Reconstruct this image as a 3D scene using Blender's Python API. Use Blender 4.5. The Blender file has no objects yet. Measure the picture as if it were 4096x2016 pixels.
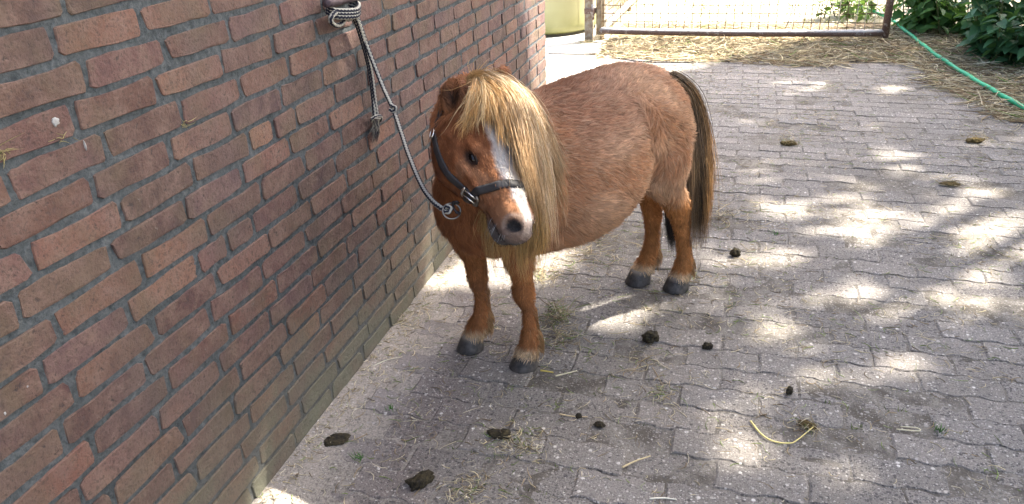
import bpy, bmesh, math, random
import numpy as np
from mathutils import Vector, Matrix, noise as mnoise
random.seed(7); np.random.seed(7)
S = bpy.context.scene
COL = S.collection

# ------------------------------------------------------------------ camera
CAM = np.array([1.096, 0.0, 1.40]); FPX = 3150.0; PW, PH = 4096, 2016
_p = math.atan2(1500, FPX); _roll = math.radians(2.7); _az = math.radians(16.8056)
UPZ = np.array([0, 0, 1.0])
_fh = np.array([-math.sin(_az), math.cos(_az), 0]); _r0 = np.array([math.cos(_az), math.sin(_az), 0])
CFW = _fh*math.cos(_p) - UPZ*math.sin(_p); _u0 = np.cross(_r0, CFW)
CR = math.cos(_roll)*_r0 - math.sin(_roll)*_u0
CU = math.sin(_roll)*_r0 + math.cos(_roll)*_u0
cd = bpy.data.cameras.new('camera'); cam = bpy.data.objects.new('camera', cd); COL.objects.link(cam)
cd.sensor_fit = 'HORIZONTAL'; cd.sensor_width = 36; cd.lens = FPX/PW*36
cd.clip_start = 0.02; cd.clip_end = 800
cam.matrix_world = Matrix(((CR[0], CU[0], -CFW[0], CAM[0]), (CR[1], CU[1], -CFW[1], CAM[1]),
                           (CR[2], CU[2], -CFW[2], CAM[2]), (0, 0, 0, 1)))
S.camera = cam

def unproj(dx, dy, dep):          # photo position (2576-wide view) at a given depth -> world
    x = dx*1.59 - PW/2; y = dy*1.59 - PH/2
    return CAM + dep*(CFW + CR*x/FPX - CU*y/FPX)
def G(dx, dy, z=0.0):             # photo position -> point on the ground
    d = unproj(dx, dy, 1) - CAM; t = (z - CAM[2])/d[2]; return CAM + d*t
def WL(dx, dy, off=0.0):          # photo position -> point on the wall plane X = off
    d = unproj(dx, dy, 1) - CAM; t = (off - CAM[0])/d[0]; return CAM + d*t
def to_px(q):
    d = np.asarray(q) - CAM; dep = d @ CFW
    return np.array([(PW/2 + FPX*(d @ CR)/dep)/1.59, (PH/2 - FPX*(d @ CU)/dep)/1.59, dep])

# ------------------------------------------------------------------ sky, sun, exposure
SUN_EL = math.radians(51); SUN_H = np.array([0.82, 0.57]); SUN_H = SUN_H/np.linalg.norm(SUN_H)
SUN = np.array([SUN_H[0]*math.cos(SUN_EL), SUN_H[1]*math.cos(SUN_EL), math.sin(SUN_EL)])
world = bpy.data.worlds.new('World'); S.world = world; world.use_nodes = True
wn = world.node_tree; wn.nodes.clear()
sky = wn.nodes.new('ShaderNodeTexSky'); sky.sky_type = 'NISHITA'; sky.sun_disc = False
sky.sun_elevation = SUN_EL; sky.sun_rotation = math.atan2(SUN_H[0], SUN_H[1])
sky.air_density = 0.75; sky.dust_density = 6.0; sky.ozone_density = 0.3
bgn = wn.nodes.new('ShaderNodeBackground'); bgn.inputs[1].default_value = 0.14
wo = wn.nodes.new('ShaderNodeOutputWorld')
wn.links.new(sky.outputs[0], bgn.inputs[0]); wn.links.new(bgn.outputs[0], wo.inputs[0])
sl = bpy.data.lights.new('sun', 'SUN'); sl.energy = 4.4; sl.angle = math.radians(0.55); sl.color = (1.0, 0.93, 0.82)
sun = bpy.data.objects.new('sun', sl); COL.objects.link(sun)
sun.rotation_euler = Vector(SUN).to_track_quat('Z', 'Y').to_euler(); sun.location = (6, 6, 12)
S.view_settings.view_transform = 'Standard'; S.view_settings.look = 'None'
S.view_settings.exposure = 2.72; S.view_settings.gamma = 1.0; S.view_settings.use_curve_mapping = False
S.cycles.max_bounces = 8; S.cycles.transparent_max_bounces = 12
S.cycles.use_denoising = True

# ------------------------------------------------------------------ helpers
def tag(o, label=None, cat=None, group=None, kind=None):
    if label: o['label'] = label
    if cat: o['category'] = cat
    if group: o['group'] = group
    if kind: o['kind'] = kind
    return o
def link(name, me, mat=None, parent=None):
    o = bpy.data.objects.new(name, me); COL.objects.link(o)
    if mat is not None and len(me.materials) == 0: me.materials.append(mat)
    if parent is not None: o.parent = parent
    return o
def empty(name, loc=(0, 0, 0)):
    o = bpy.data.objects.new(name, None); COL.objects.link(o); o.location = loc
    o.empty_display_size = 0.05
    return o
def put(o, parent):
    """parent while keeping world placement (parents here are only translated)"""
    o.parent = parent; o.matrix_parent_inverse = Matrix.Translation(parent.location).inverted(); return o
def mesh(name, verts, faces, smooth=False, attrs=None):
    me = bpy.data.meshes.new(name)
    me.from_pydata([tuple(v) for v in verts], [], [tuple(f) for f in faces]); me.update()
    if smooth: me.shade_smooth()
    if attrs:
        for k, arr in attrs.items():
            arr = np.asarray(arr, dtype=np.float32)
            if arr.ndim == 1:
                a = me.attributes.new(k, 'FLOAT', 'POINT'); a.data.foreach_set('value', arr)
            else:
                if arr.shape[1] == 3: arr = np.concatenate([arr, np.ones((len(arr), 1), np.float32)], 1)
                a = me.attributes.new(k, 'FLOAT_COLOR', 'POINT'); a.data.foreach_set('color', arr.ravel())
    return me
def fast_mesh(name, V, Q, smooth=False, attrs=None):
    """V (n,3), Q (m,k) all faces of k corners"""
    V = np.asarray(V, dtype=np.float32); Q = np.asarray(Q, dtype=np.int32); k = Q.shape[1]
    me = bpy.data.meshes.new(name)
    me.vertices.add(len(V)); me.vertices.foreach_set('co', V.ravel())
    me.loops.add(Q.size); me.loops.foreach_set('vertex_index', Q.ravel())
    me.polygons.add(len(Q)); me.polygons.foreach_set('loop_start', np.arange(0, Q.size, k, dtype=np.int32))
    me.polygons.foreach_set('loop_total', np.full(len(Q), k, dtype=np.int32))
    me.update(calc_edges=True); me.validate()
    if smooth: me.shade_smooth()
    if attrs:
        for kk, arr in attrs.items():
            arr = np.asarray(arr, dtype=np.float32)
            if arr.ndim == 1:
                a = me.attributes.new(kk, 'FLOAT', 'POINT'); a.data.foreach_set('value', arr)
            else:
                if arr.shape[1] == 3: arr = np.concatenate([arr, np.ones((len(arr), 1), np.float32)], 1)
                a = me.attributes.new(kk, 'FLOAT_COLOR', 'POINT'); a.data.foreach_set('color', arr.ravel())
    return me
def box_vf(lo, hi):
    x0, y0, z0 = lo; x1, y1, z1 = hi
    v = [(x0,y0,z0),(x1,y0,z0),(x1,y1,z0),(x0,y1,z0),(x0,y0,z1),(x1,y0,z1),(x1,y1,z1),(x0,y1,z1)]
    f = [(0,3,2,1),(4,5,6,7),(0,1,5,4),(1,2,6,5),(2,3,7,6),(3,0,4,7)]
    return v, f
def frames(P):
    """tangent, normal, binormal along a polyline (parallel transport)"""
    P = np.asarray(P, float); n = len(P)
    T = np.gradient(P, axis=0); T /= np.linalg.norm(T, axis=1)[:, None] + 1e-12
    a = np.array([0, 0, 1.0]) if abs(T[0][2]) < .9 else np.array([1.0, 0, 0])
    N = np.zeros_like(P); N[0] = a - T[0]*(a @ T[0]); N[0] /= np.linalg.norm(N[0])
    for i in range(1, n):
        v = N[i-1] - T[i]*(N[i-1] @ T[i]); N[i] = v/(np.linalg.norm(v) + 1e-12)
    return T, N, np.cross(T, N)
def spline(pts, n):
    """Catmull-Rom through pts"""
    P = np.asarray(pts, float); m = len(P)
    if m == 2: return P[0] + np.linspace(0, 1, n)[:, None]*(P[1]-P[0])
    Q = np.vstack([2*P[0]-P[1], P, 2*P[-1]-P[-2]]); out = []
    for t in np.linspace(0, m-1-1e-9, n):
        i = int(t); f = t - i; a, b, c, d = Q[i], Q[i+1], Q[i+2], Q[i+3]
        out.append(.5*((2*b)+(-a+c)*f+(2*a-5*b+4*c-d)*f*f+(-a+3*b-3*c+d)*f**3))
    return np.array(out)
def tube_vf(P, rad, k=8, caps=True):
    P = np.asarray(P, float); n = len(P); rad = np.broadcast_to(np.asarray(rad, float), (n,))
    T, N, B = frames(P); an = np.linspace(0, 2*math.pi, k, endpoint=False)
    V = (P[:, None, :] + rad[:, None, None]*(np.cos(an)[None, :, None]*N[:, None, :] + np.sin(an)[None, :, None]*B[:, None, :])).reshape(-1, 3)
    F = [(i*k+j, i*k+(j+1) % k, (i+1)*k+(j+1) % k, (i+1)*k+j) for i in range(n-1) for j in range(k)]
    if caps: F += [tuple(range(k-1, -1, -1)), tuple((n-1)*k+j for j in range(k))]
    return V, F
def tube(name, P, rad, mat, parent=None, k=8, smooth=True):
    V, F = tube_vf(P, rad, k); return link(name, mesh(name, V, F, smooth), mat, parent)
def merge(parts):
    V = []; F = []; o = 0
    for v, f in parts:
        V += [tuple(x) for x in v]; F += [tuple(i+o for i in q) for q in f]; o += len(v)
    return V, F
def strands_mesh(name, paths, widths, cols, smooth=True, sides=3):
    """many hair strands as slim tapering prisms; paths (n,k,3) widths (n,) cols (n,3) or (n,k,3)"""
    paths = np.asarray(paths, float); n, k, _ = paths.shape
    T = np.gradient(paths, axis=1); T /= np.linalg.norm(T, axis=2)[:, :, None] + 1e-9
    a = np.random.normal(size=(n, 1, 3)); Nn = a - T*(a*T).sum(2)[:, :, None]; Nn /= np.linalg.norm(Nn, axis=2)[:, :, None] + 1e-9
    Bn = np.cross(T, Nn)
    tap = np.clip(1.05 - np.linspace(0, 1, k)**2.2, .06, 1)
    w = np.asarray(widths)[:, None]*tap[None, :]
    an = np.linspace(0, 2*math.pi, sides, endpoint=False)
    V = paths[:, :, None, :] + w[:, :, None, None]*(np.cos(an)[None, None, :, None]*Nn[:, :, None, :] + np.sin(an)[None, None, :, None]*Bn[:, :, None, :])
    idx = np.arange(n*k*sides).reshape(n, k, sides)
    Q = np.stack([idx[:, :-1, :], np.roll(idx, -1, 2)[:, :-1, :], np.roll(idx, -1, 2)[:, 1:, :], idx[:, 1:, :]], -1).reshape(-1, 4)
    cols = np.asarray(cols, float)
    if cols.ndim == 2: cols = np.repeat(cols[:, None, :], k, 1)
    C = np.repeat(cols[:, :, None, :], sides, 2).reshape(-1, 3)
    return fast_mesh(name, V.reshape(-1, 3), Q, smooth, {'Col': C})

# ------------------------------------------------------------------ materials
class NT:
    def __init__(s, name, rough=.8, spec=.3):
        s.m = bpy.data.materials.new(name); s.m.use_nodes = True; s.t = s.m.node_tree
        s.b = s.t.nodes['Principled BSDF']; s.b.inputs['Roughness'].default_value = rough
        s.b.inputs['Specular IOR Level'].default_value = spec
        s.out = s.t.nodes['Material Output']
    def n(s, typ, **kw):
        x = s.t.nodes.new(typ)
        for k, v in kw.items():
            if k.startswith('_'): setattr(x, k[1:], v)
            else:
                key = k.replace('__', ' ')
                x.inputs[int(key) if key.isdigit() else key].default_value = v
        return x
    def l(s, a, b): s.t.links.new(a, b)
    def pos(s): return s.n('ShaderNodeNewGeometry').outputs['Position']
    def noise(s, scale, detail=3, rough=.55, vec=None, dist=0):
        x = s.n('ShaderNodeTexNoise'); x.inputs['Scale'].default_value = scale; x.inputs['Detail'].default_value = detail
        x.inputs['Roughness'].default_value = rough; x.inputs['Distortion'].default_value = dist
        s.l(vec if vec is not None else s.pos(), x.inputs['Vector']); return x.outputs['Fac']
    def ramp(s, fac, stops, interp='LINEAR'):
        x = s.n('ShaderNodeValToRGB'); x.color_ramp.interpolation = interp; e = x.color_ramp.elements
        while len(e) < len(stops): e.new(.5)
        for q, (p, c) in zip(e, stops):
            q.position = p; q.color = (c, c, c, 1) if isinstance(c, (int, float)) else (*c, 1)
        s.l(fac, x.inputs[0]); return x.outputs[0]
    def mix(s, fac, a, b, mode='MIX'):
        x = s.n('ShaderNodeMix', _data_type='RGBA', _blend_type=mode)
        for v, i in ((fac, 0), (a, 6), (b, 7)):
            if isinstance(v, (int, float)): x.inputs[i].default_value = v
            elif isinstance(v, tuple): x.inputs[i].default_value = (*v, 1)
            else: s.l(v, x.inputs[i])
        return x.outputs[2]
    def math(s, op, a, b=0.0, clamp=False):
        x = s.n('ShaderNodeMath', _operation=op, _use_clamp=clamp)
        for v, i in ((a, 0), (b, 1)):
            if isinstance(v, (int, float)): x.inputs[i].default_value = v
            else: s.l(v, x.inputs[i])
        return x.outputs[0]
    def attr(s, name, out='Color'):
        x = s.n('ShaderNodeAttribute', _attribute_name=name); return x.outputs[out]
    def bump(s, h, strength=.5, dist=.005):
        x = s.n('ShaderNodeBump'); x.inputs['Strength'].default_value = strength; x.inputs['Distance'].default_value = dist
        s.l(h, x.inputs['Height']); s.l(x.outputs[0], s.b.inputs['Normal'])
    def base(s, c):
        if isinstance(c, tuple): s.b.inputs['Base Color'].default_value = (*c, 1)
        else: s.l(c, s.b.inputs['Base Color'])
def simple(name, col, rough=.8, spec=.3, metal=0.0, nscale=0, namp=.25, bump=0):
    k = NT(name, rough, spec); k.b.inputs['Metallic'].default_value = metal
    if nscale:
        f = k.noise(nscale, 4); c = k.mix(k.ramp(f, [(.3, 0.0), (.7, 1.0)]), tuple(x*(1-namp) for x in col), tuple(min(1, x*(1+namp)) for x in col)); k.base(c)
        if bump: k.bump(f, bump, .004)
    else: k.base(col)
    return k.m
def sepz(k):
    x = k.n('ShaderNodeSeparateXYZ'); k.l(k.pos(), x.inputs[0]); return x.outputs

# ================================================================== THE SETTING
def brick_mat(kind):
    k = NT('brick_'+kind, .88, .25)
    rnd = k.n('ShaderNodeObjectInfo').outputs['Random'] if kind == 'single' else k.attr('rnd', 'Fac')
    tone = k.ramp(rnd, [(0, (.085, .042, .038)), (.14, (.135, .070, .050)), (.28, (.105, .055, .052)), (.42, (.160, .092, .064)), (.56, (.088, .052, .054)),
                        (.70, (.145, .066, .044)), (.84, (.115, .074, .052)), (1, (.095, .048, .040))])
    hsh = k.math('FRACT', k.math('MULTIPLY', rnd, 37.31)); tone = k.mix(1.0, tone, k.ramp(hsh, [(0, (.62, .62, .66)), (.5, (1.0, .98, .95)), (1, (1.38, 1.30, 1.16))]), 'MULTIPLY')
    n1 = k.noise(16, 6, .7); n2 = k.noise(48, 5, .75); n3 = k.noise(6, 4, .6); n5 = k.noise(130, 4, .7)
    c = k.mix(k.ramp(n1, [(.42, 0.0), (.62, .75)]), tone, (.185, .120, .092))
    c = k.mix(k.ramp(n1, [(.30, .6), (.44, 0.0)]), c, (.075, .045, .046))
    c = k.mix(k.ramp(n3, [(.47, 0.0), (.66, .6)]), c, (.100, .080, .045)); c = k.mix(k.ramp(k.noise(3.1, 4, .6), [(.5, 0.0), (.7, .5)]), c, (.090, .060, .064))
    c = k.mix(k.ramp(n2, [(.33, .85), (.41, 0.0)]), c, (.030, .024, .022))
    c = k.mix(k.ramp(n2, [(.64, 0.0), (.74, .55)]), c, (.27, .235, .20)); c = k.mix(k.ramp(n5, [(.36, .6), (.48, 0.0)]), c, (.05, .035, .03))
    c = k.mix(.15, c, (.115, .098, .098))
    z = sepz(k)[2]
    low = k.math('MULTIPLY', k.ramp(z, [(.04, 1.0), (.42, 0.0)]), k.ramp(k.noise(6, 4), [(.25, .25), (.6, 1.0)]))
    c = k.mix(low, c, (.125, .122, .088)); k.base(c)
    k.bump(k.math('ADD', k.math('MULTIPLY', n1, .6), k.math('ADD', k.math('MULTIPLY', n2, .7), k.math('MULTIPLY', n5, .3))), 1.0, .007)
    return k.m
M_BRICK = brick_mat('single'); M_BRICKJ = brick_mat('joined')
k = NT('mortar', .95, .1); n1 = k.noise(60, 5, .7); n2 = k.noise(7, 3)
c = k.mix(k.ramp(n1, [(.3, 0.0), (.7, 1.0)]), (.038, .047, .052), (.120, .132, .136)); c = k.mix(k.ramp(n2, [(.45, 0.0), (.7, .5)]), c, (.034, .041, .043))
z = sepz(k)[2]; c = k.mix(k.ramp(z, [(.0, .7), (.3, 0.0)]), c, (.135, .130, .112)); k.base(c)
k.bump(n1, 1.0, .008); M_MORTAR = k.m

# --- brick wall: bricks .2025 x .052, course .064, module .2145, quarter-brick bond
CRS, MOD, JNT = .064, .2145, .0125
WALL_Y0, WALL_Y1, WALL_H = -1.2, 4.50, 2.43
wall_obj = empty('brick_wall', (0, 0, 0))
tag(wall_obj, 'long red-brown brick wall with grey mortar running away along the left side', 'wall')
def brick_vf(Lb, Hb, rs):
    """front face towards +X, rounded chipped edges; centred on y, z"""
    hl, hh = Lb/2, Hb/2; per = []
    def j(a): return rs.uniform(-a, a)
    cc = .006
    base = [(-hl, -hh+cc), (-hl+cc*1.3, -hh), (-hl*.35, -hh), (hl*.35, -hh), (hl-cc*1.3, -hh), (hl, -hh+cc),
            (hl, hh-cc), (hl-cc*1.3, hh), (hl*.35, hh), (-hl*.35, hh), (-hl+cc*1.3, hh), (-hl, hh-cc)]
    out = [(y+j(.0032), z+j(.0030)) for y, z in base]
    if rs.random() < .25:
        i_ = rs.choice((0, 4, 6, 10)); out[i_] = (out[i_][0]*.94, out[i_][1]*.80); out[i_+1] = (out[i_+1][0]*.95, out[i_+1][1]*.86)
    V = [(-.03, y, z) for y, z in out] + [(-.0014+j(.0008), y, z) for y, z in out]
    V += [(.0006+j(.0008), y*(1-.0014/hl)+j(.0005), z*(1-.0014/hh)+j(.0005)) for y, z in out]
    n = 12; F = []
    for a in (0, n):
        F += [(a+i, a+(i+1) % n, a+n+(i+1) % n, a+n+i) for i in range(n)]
    F.append(tuple(range(2*n, 3*n)))
    return V, F
rs = random.Random(3)
BM = [(lambda vf: mesh('brick', vf[0], vf[1]))(brick_vf(MOD-JNT+rs.uniform(-.003, .003), CRS-.0128+rs.uniform(-.002, .002), rs)) for _ in range(14)]
HM = [(lambda vf: mesh('half_brick', vf[0], vf[1]))(brick_vf(MOD/2-JNT, CRS-.0128, rs)) for _ in range(4)]
for m_ in BM+HM: m_.materials.append(M_BRICK)
slots = []
for kz in range(0, int(WALL_H/CRS)):
    off = 1.115 if kz % 2 else 1.062
    i0 = math.floor((WALL_Y0-off)/MOD)
    y = off + i0*MOD + rs.uniform(-.006, .006)
    while y < WALL_Y1-.02:
        ye = y + MOD
        if ye > WALL_Y1 - .07: ye = WALL_Y1
        half = rs.random() < .03 and ye < WALL_Y1-.3
        segs = [(y, y+MOD/2), (y+MOD/2, y+MOD)] if half else [(y, ye)]
        for a, b in segs: slots.append((kz, a, b))
        y = ye
def vis_area(p0, p1, p2, p3):
    q = [to_px(p) for p in (p0, p1, p2, p3)]
    if any(a[2] < .1 for a in q): return 0
    xs = [a[0] for a in q]; ys = [a[1] for a in q]
    if max(xs) < 0 or min(xs) > 2576 or max(ys) < 0 or min(ys) > 1268: return 0
    return .5*abs(sum(q[i][0]*q[(i+1) % 4][1]-q[(i+1) % 4][0]*q[i][1] for i in range(4)))
sl_ = []
for (kz, a, b) in slots:
    z0 = kz*CRS; A = vis_area((0, a, z0), (0, b, z0), (0, b, z0+CRS), (0, a, z0+CRS)); sl_.append((A, kz, a, b))
sl_.sort(key=lambda t: -t[0]); jv = []; jr = []
for i, (A, kz, a, b) in enumerate(sl_):
    L_ = b - a; zc = kz*CRS + CRS/2
    dx = max(-.0008, rs.gauss(.0004, .0013)); tilt = rs.gauss(0, .006); yaw = rs.gauss(0, .006)
    if i < 290 and A > 0:
        me = rs.choice(HM) if L_ < MOD*.6 else rs.choice(BM)
        o = link('brick', me); o.parent = wall_obj
        o.location = (dx, (a+b)/2, zc); o.rotation_euler = (tilt, 0, yaw + (math.pi if False else 0))
        if L_ >= MOD*.6: o.scale = (1, (L_-JNT)/(MOD-JNT), 1)
    else:
        V, F = brick_vf(L_-JNT, CRS-.0128, rs)
        jv.append(([(x+dx, y+(a+b)/2, z+zc) for x, y, z in V], F)); jr += [rs.random()]*len(V)
V, F = merge(jv); me = mesh('brickwork', V, F, attrs={'rnd': jr})
o = link('brickwork', me, M_BRICKJ, wall_obj); tag(o, kind='stuff')
# mortar core: gridded front so that the joints are uneven
def mortar_grid(ys, zs):
    VV = np.array([(-.0021 + .0010*mnoise.noise((y*9, z*13, 2.0)) + .0019*mnoise.noise((y*38, z*52, 5.0)) + .0012*mnoise.noise((y*90, z*90, 5.0)), min(y, WALL_Y1-.006), z) for y in ys for z in zs])
    nz = len(zs); return VV, [(i*nz+j, (i+1)*nz+j, (i+1)*nz+j+1, i*nz+j+1) for i in range(len(ys)-1) for j in range(nz-1)]
VA, QA = mortar_grid(np.linspace(.55, WALL_Y1-.004, 460), np.linspace(-.06, 1.26, 150))
VB, QB = mortar_grid(np.linspace(WALL_Y0, WALL_Y1-.004, 150), np.linspace(1.26, WALL_H, 50)); VC, QC = mortar_grid(np.linspace(WALL_Y0, .55, 60), np.linspace(-.06, 1.26, 50))
o = link('mortar', fast_mesh('mortar', np.concatenate([VA, VB, VC]), np.concatenate([np.array(QA), np.array(QB)+len(VA), np.array(QC)+len(VA)+len(VB)]), True), M_MORTAR, wall_obj)
v, f = box_vf((-.22, WALL_Y0, -.06), (-.022, WALL_Y1-.012, WALL_H)); link('wall_core', mesh('wall_core', v, f), M_MORTAR, wall_obj)

# --- ground
k = NT('dry_ground', .95, .1); n1 = k.noise(3, 5, .6); n2 = k.noise(40, 5, .7)
c = k.mix(k.ramp(n1, [(.35, 0.0), (.65, 1.0)]), (.42, .37, .28), (.52, .47, .36)); c = k.mix(k.ramp(n2, [(.36, .4), (.55, 0.0)]), c, (.22, .18, .12))
k.base(c); k.bump(n2, .8, .02); M_GROUND = k.m
gx = np.concatenate([np.linspace(-150, -8, 6), np.arange(-7, 9, .5), np.linspace(10, 150, 6)])
gyy = np.concatenate([np.linspace(-150, -8, 6), np.arange(-7, 18, .5), np.linspace(20, 150, 6)])
VV = [(x, y, -.05 + (.012*mnoise.noise((x*.8, y*.8, 0)) if -7 < x < 9 and -7 < y < 18 else 0)) for x in gx for y in gyy]; nn = len(gyy)
Q = [(i*nn+j, (i+1)*nn+j, (i+1)*nn+j+1, i*nn+j+1) for i in range(len(gx)-1) for j in range(nn-1)]
tag(link('ground', fast_mesh('ground', VV, Q, True), M_GROUND), 'dry sandy ground spreading beyond the paving', kind='structure')

# --- pavement bed with pavers
def aggregate(k, c, amount=1.0):
    for sc, th, pk, wgt, lo, hi in ((62, .30, .86, .9, (.45, .41, .36), (.78, .75, .70)), (110, .30, .62, .85, (.32, .285, .255), (.66, .63, .58)), (190, .34, .55, .7, (.28, .25, .23), (.55, .52, .49))):
        v = k.n('ShaderNodeTexVoronoi', _feature='F1'); v.inputs['Scale'].default_value = sc; k.l(k.pos(), v.inputs['Vector'])
        sep = k.n('ShaderNodeSeparateColor'); k.l(v.outputs['Color'], sep.inputs[0])
        size = k.ramp(v.outputs['Distance'], [(th-.06, 1.0), (th+.10, 0.0)])
        pick = k.ramp(sep.outputs[0], [(pk, 0.0), (pk+.03, 1.0)]); peb = k.mix(sep.outputs[1], lo, hi)
        c = k.mix(k.math('MULTIPLY', k.math('MULTIPLY', pick, size), wgt*amount), c, peb)
        pick2 = k.ramp(sep.outputs[2], [(.66, 0.0), (.70, .8*amount)]); c = k.mix(k.math('MULTIPLY', pick2, size), c, (.075, .070, .070))
    return c
def paver_mat(kind):
    k = NT('paver_'+kind, .92, .2)
    rnd = k.n('ShaderNodeObjectInfo').outputs['Random'] if kind == 'single' else k.attr('rnd', 'Fac')
    tone = k.ramp(rnd, [(0, (.205, .188, .168)), (.35, (.240, .220, .197)), (.7, (.258, .233, .207)), (1, (.225, .209, .192))])
    sx = sepz(k); n2 = k.noise(2.2, 4); n3 = k.noise(150, 5, .75); n4 = k.noise(420, 3, .7)
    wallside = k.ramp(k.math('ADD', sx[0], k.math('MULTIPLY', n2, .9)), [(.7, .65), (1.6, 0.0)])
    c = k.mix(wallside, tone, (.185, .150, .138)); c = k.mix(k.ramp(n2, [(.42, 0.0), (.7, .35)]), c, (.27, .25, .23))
    c = k.mix(k.ramp(n3, [(.34, .75), (.5, 0.0)]), c, (.080, .074, .070)); c = k.mix(k.ramp(n4, [(.55, 0.0), (.7, .5)]), c, (.36, .34, .32))
    c = aggregate(k, c)
    dust = k.ramp(k.math('ADD', sx[0], k.math('MULTIPLY', k.noise(7, 5, .6), .30)), [(.20, .75), (.42, 0.0)]); c = k.mix(dust, c, (.30, .275, .26))
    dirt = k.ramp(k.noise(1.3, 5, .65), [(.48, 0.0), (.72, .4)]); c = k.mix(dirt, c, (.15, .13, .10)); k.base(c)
    k.bump(k.math('ADD', n3, k.math('MULTIPLY', n4, .5)), 1.0, .006); return k.m
k = NT('joint_sand', .97, .1); n1 = k.noise(140, 5, .75); n2 = k.noise(4, 3); sx = sepz(k)
near = k.ramp(k.math('ADD', sx[0], k.math('MULTIPLY', n2, .7)), [(.50, 0.0), (.95, 1.0)])
c = k.mix(near, (.30, .27, .235), k.mix(k.ramp(k.noise(11, 4), [(.40, 0.0), (.62, 1.0)]), (.205, .188, .163), (.090, .080, .066))); c = k.mix(k.ramp(n1, [(.36, .7), (.52, 0.0)]), c, (.09, .08, .07)); c = aggregate(k, c, .6); k.base(c)
k.bump(n1, .8, .005); M_JSAND = k.m
PX0, PXR, PY0, PYR = 1.222, .226, 2.123, .1083
def hay_edge(y):      # right edge of the clean paving
    return 2.52 + .10*math.sin(y*2.1) + (max(0, 4.6-y)*.35)
VV = []; gx = np.arange(.0, 4.6, .025); gyy = np.arange(-.6, 6.75, .025)
for x in gx:
    for y in gyy: VV.append((x, y, -.0020 + .0026*mnoise.noise((x*5, y*5, 1)) + .0012*mnoise.noise((x*23, y*23, 1)) + .009*math.exp(-(x/.075)**2)))
nn = len(gyy); Q = [(i*nn+j, (i+1)*nn+j, (i+1)*nn+j+1, i*nn+j+1) for i in range(len(gx)-1) for j in range(nn-1)]
pav = link('pavement', fast_mesh('pavement', VV, Q, True), M_JSAND)
tag(pav, 'grey pavement of interlocking wavy concrete blocks under the pony', kind='structure')
M_PAV = paver_mat('single'); M_PAVJ = paver_mat('joined')
def paver_vf(rs, L_=PXR, half=0):
    A = .0055; P = PXR/2; g = .0016
    def wave(t):
        t = (t/P) % 1.0
        pts = [(0, 0), (.10, 1), (.40, 1), (.60, -1), (.90, -1), (1, 0)]
        for (a, va), (b, vb) in zip(pts[:-1], pts[1:]):
            if a <= t <= b: return va + (vb-va)*(t-a)/(b-a)
        return 0
    xs = [0.0, .10*P, .40*P, .60*P, .90*P, 1.10*P, 1.40*P, 1.60*P, 1.90*P, 2*P]
    if half: xs = [x for x in xs if x <= P*.95] + [P]
    Lx = xs[-1]; bot = []; top = []
    for x in xs:
        xx = min(max(x, g), Lx-g)
        bot.append((xx, A*wave(x)+g)); top.append((xx, PYR+A*wave(x)-g))
    jog = rs.uniform(-.003, .003)
    out = bot + [(Lx-g+.004+jog, PYR*.55)] + top[::-1] + [(g+.004+jog, PYR*.55)]
    out = [(x+rs.uniform(-.002, .002), y+rs.uniform(-.0018, .0018)) for x, y in out]
    cx, cy = Lx/2, PYR/2; n = len(out)
    V = [(x-cx, y-cy, -.022) for x, y in out] + [(x-cx, y-cy, -.0035) for x, y in out]
    V += [((x-cx)*(1-.0055/Lx*2), (y-cy)*(1-.0035/PYR*2), rs.uniform(-.0008, .0008)) for x, y in out]
    F = []
    for a in (0, n): F += [(a+i, a+(i+1) % n, a+n+(i+1) % n, a+n+i) for i in range(n)]
    F.append(tuple(range(2*n, 3*n))); return V, F
rs = random.Random(11)
PM = []
for _ in range(10):
    v, f = paver_vf(rs); m_ = mesh('paver', v, f); m_.materials.append(M_PAV); PM.append(m_)
cells = []
for kr in range(int((-1.2-PY0)/PYR), int((6.7-PY0)/PYR)):
    y0 = PY0 + kr*PYR; off = PX0 if kr % 2 == 0 else PX0 + PXR/2
    i0 = math.floor((.0-off)/PXR)
    for i in range(i0, i0+24):
        x0 = off + i*PXR; x1 = x0 + PXR
        if x1 < .10: continue
        if x0 > 4.35: continue
        hf = x0 < .055
        if hf and x0 + PXR/2 < .055 : x0 += PXR/2
        elif hf: continue
        q = [(x0, y0, 0), (x1, y0, 0), (x1, y0+PYR, 0), (x0, y0+PYR, 0)]
        cells.append((vis_area(*q) if y0 > .3 else 0, x0, y0, hf))
cells.sort(key=lambda t: -t[0]); jv = []; jr = []; cnt = 0
for (A, x0, y0, hf) in cells:
    dz = rs.gauss(0, .0016); rx, ry = rs.gauss(0, .008), rs.gauss(0, .006)
    sag = .012*mnoise.noise((x0*.7, y0*.7, 3.3))
    L_ = PXR/2 if hf else PXR
    if cnt < 295 and A > 0 and not hf:
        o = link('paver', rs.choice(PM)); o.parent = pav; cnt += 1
        o.location = (x0+L_/2, y0+PYR/2, dz); o.rotation_euler = (rx, ry, rs.gauss(0, .010)); o.location.x += rs.gauss(0, .0014); o.location.y += rs.gauss(0, .0012)
    else:
        V, F = paver_vf(rs, half=hf)
        jv.append(([(x+x0+L_/2, y+y0+PYR/2, z+dz+y*rx) for x, y, z in V], F)); jr += [rs.random()]*len(V)
V, F = merge(jv); o = link('paver_field', mesh('paver_field', V, F, attrs={'rnd': jr}), M_PAVJ, pav); tag(o, kind='stuff')

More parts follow.
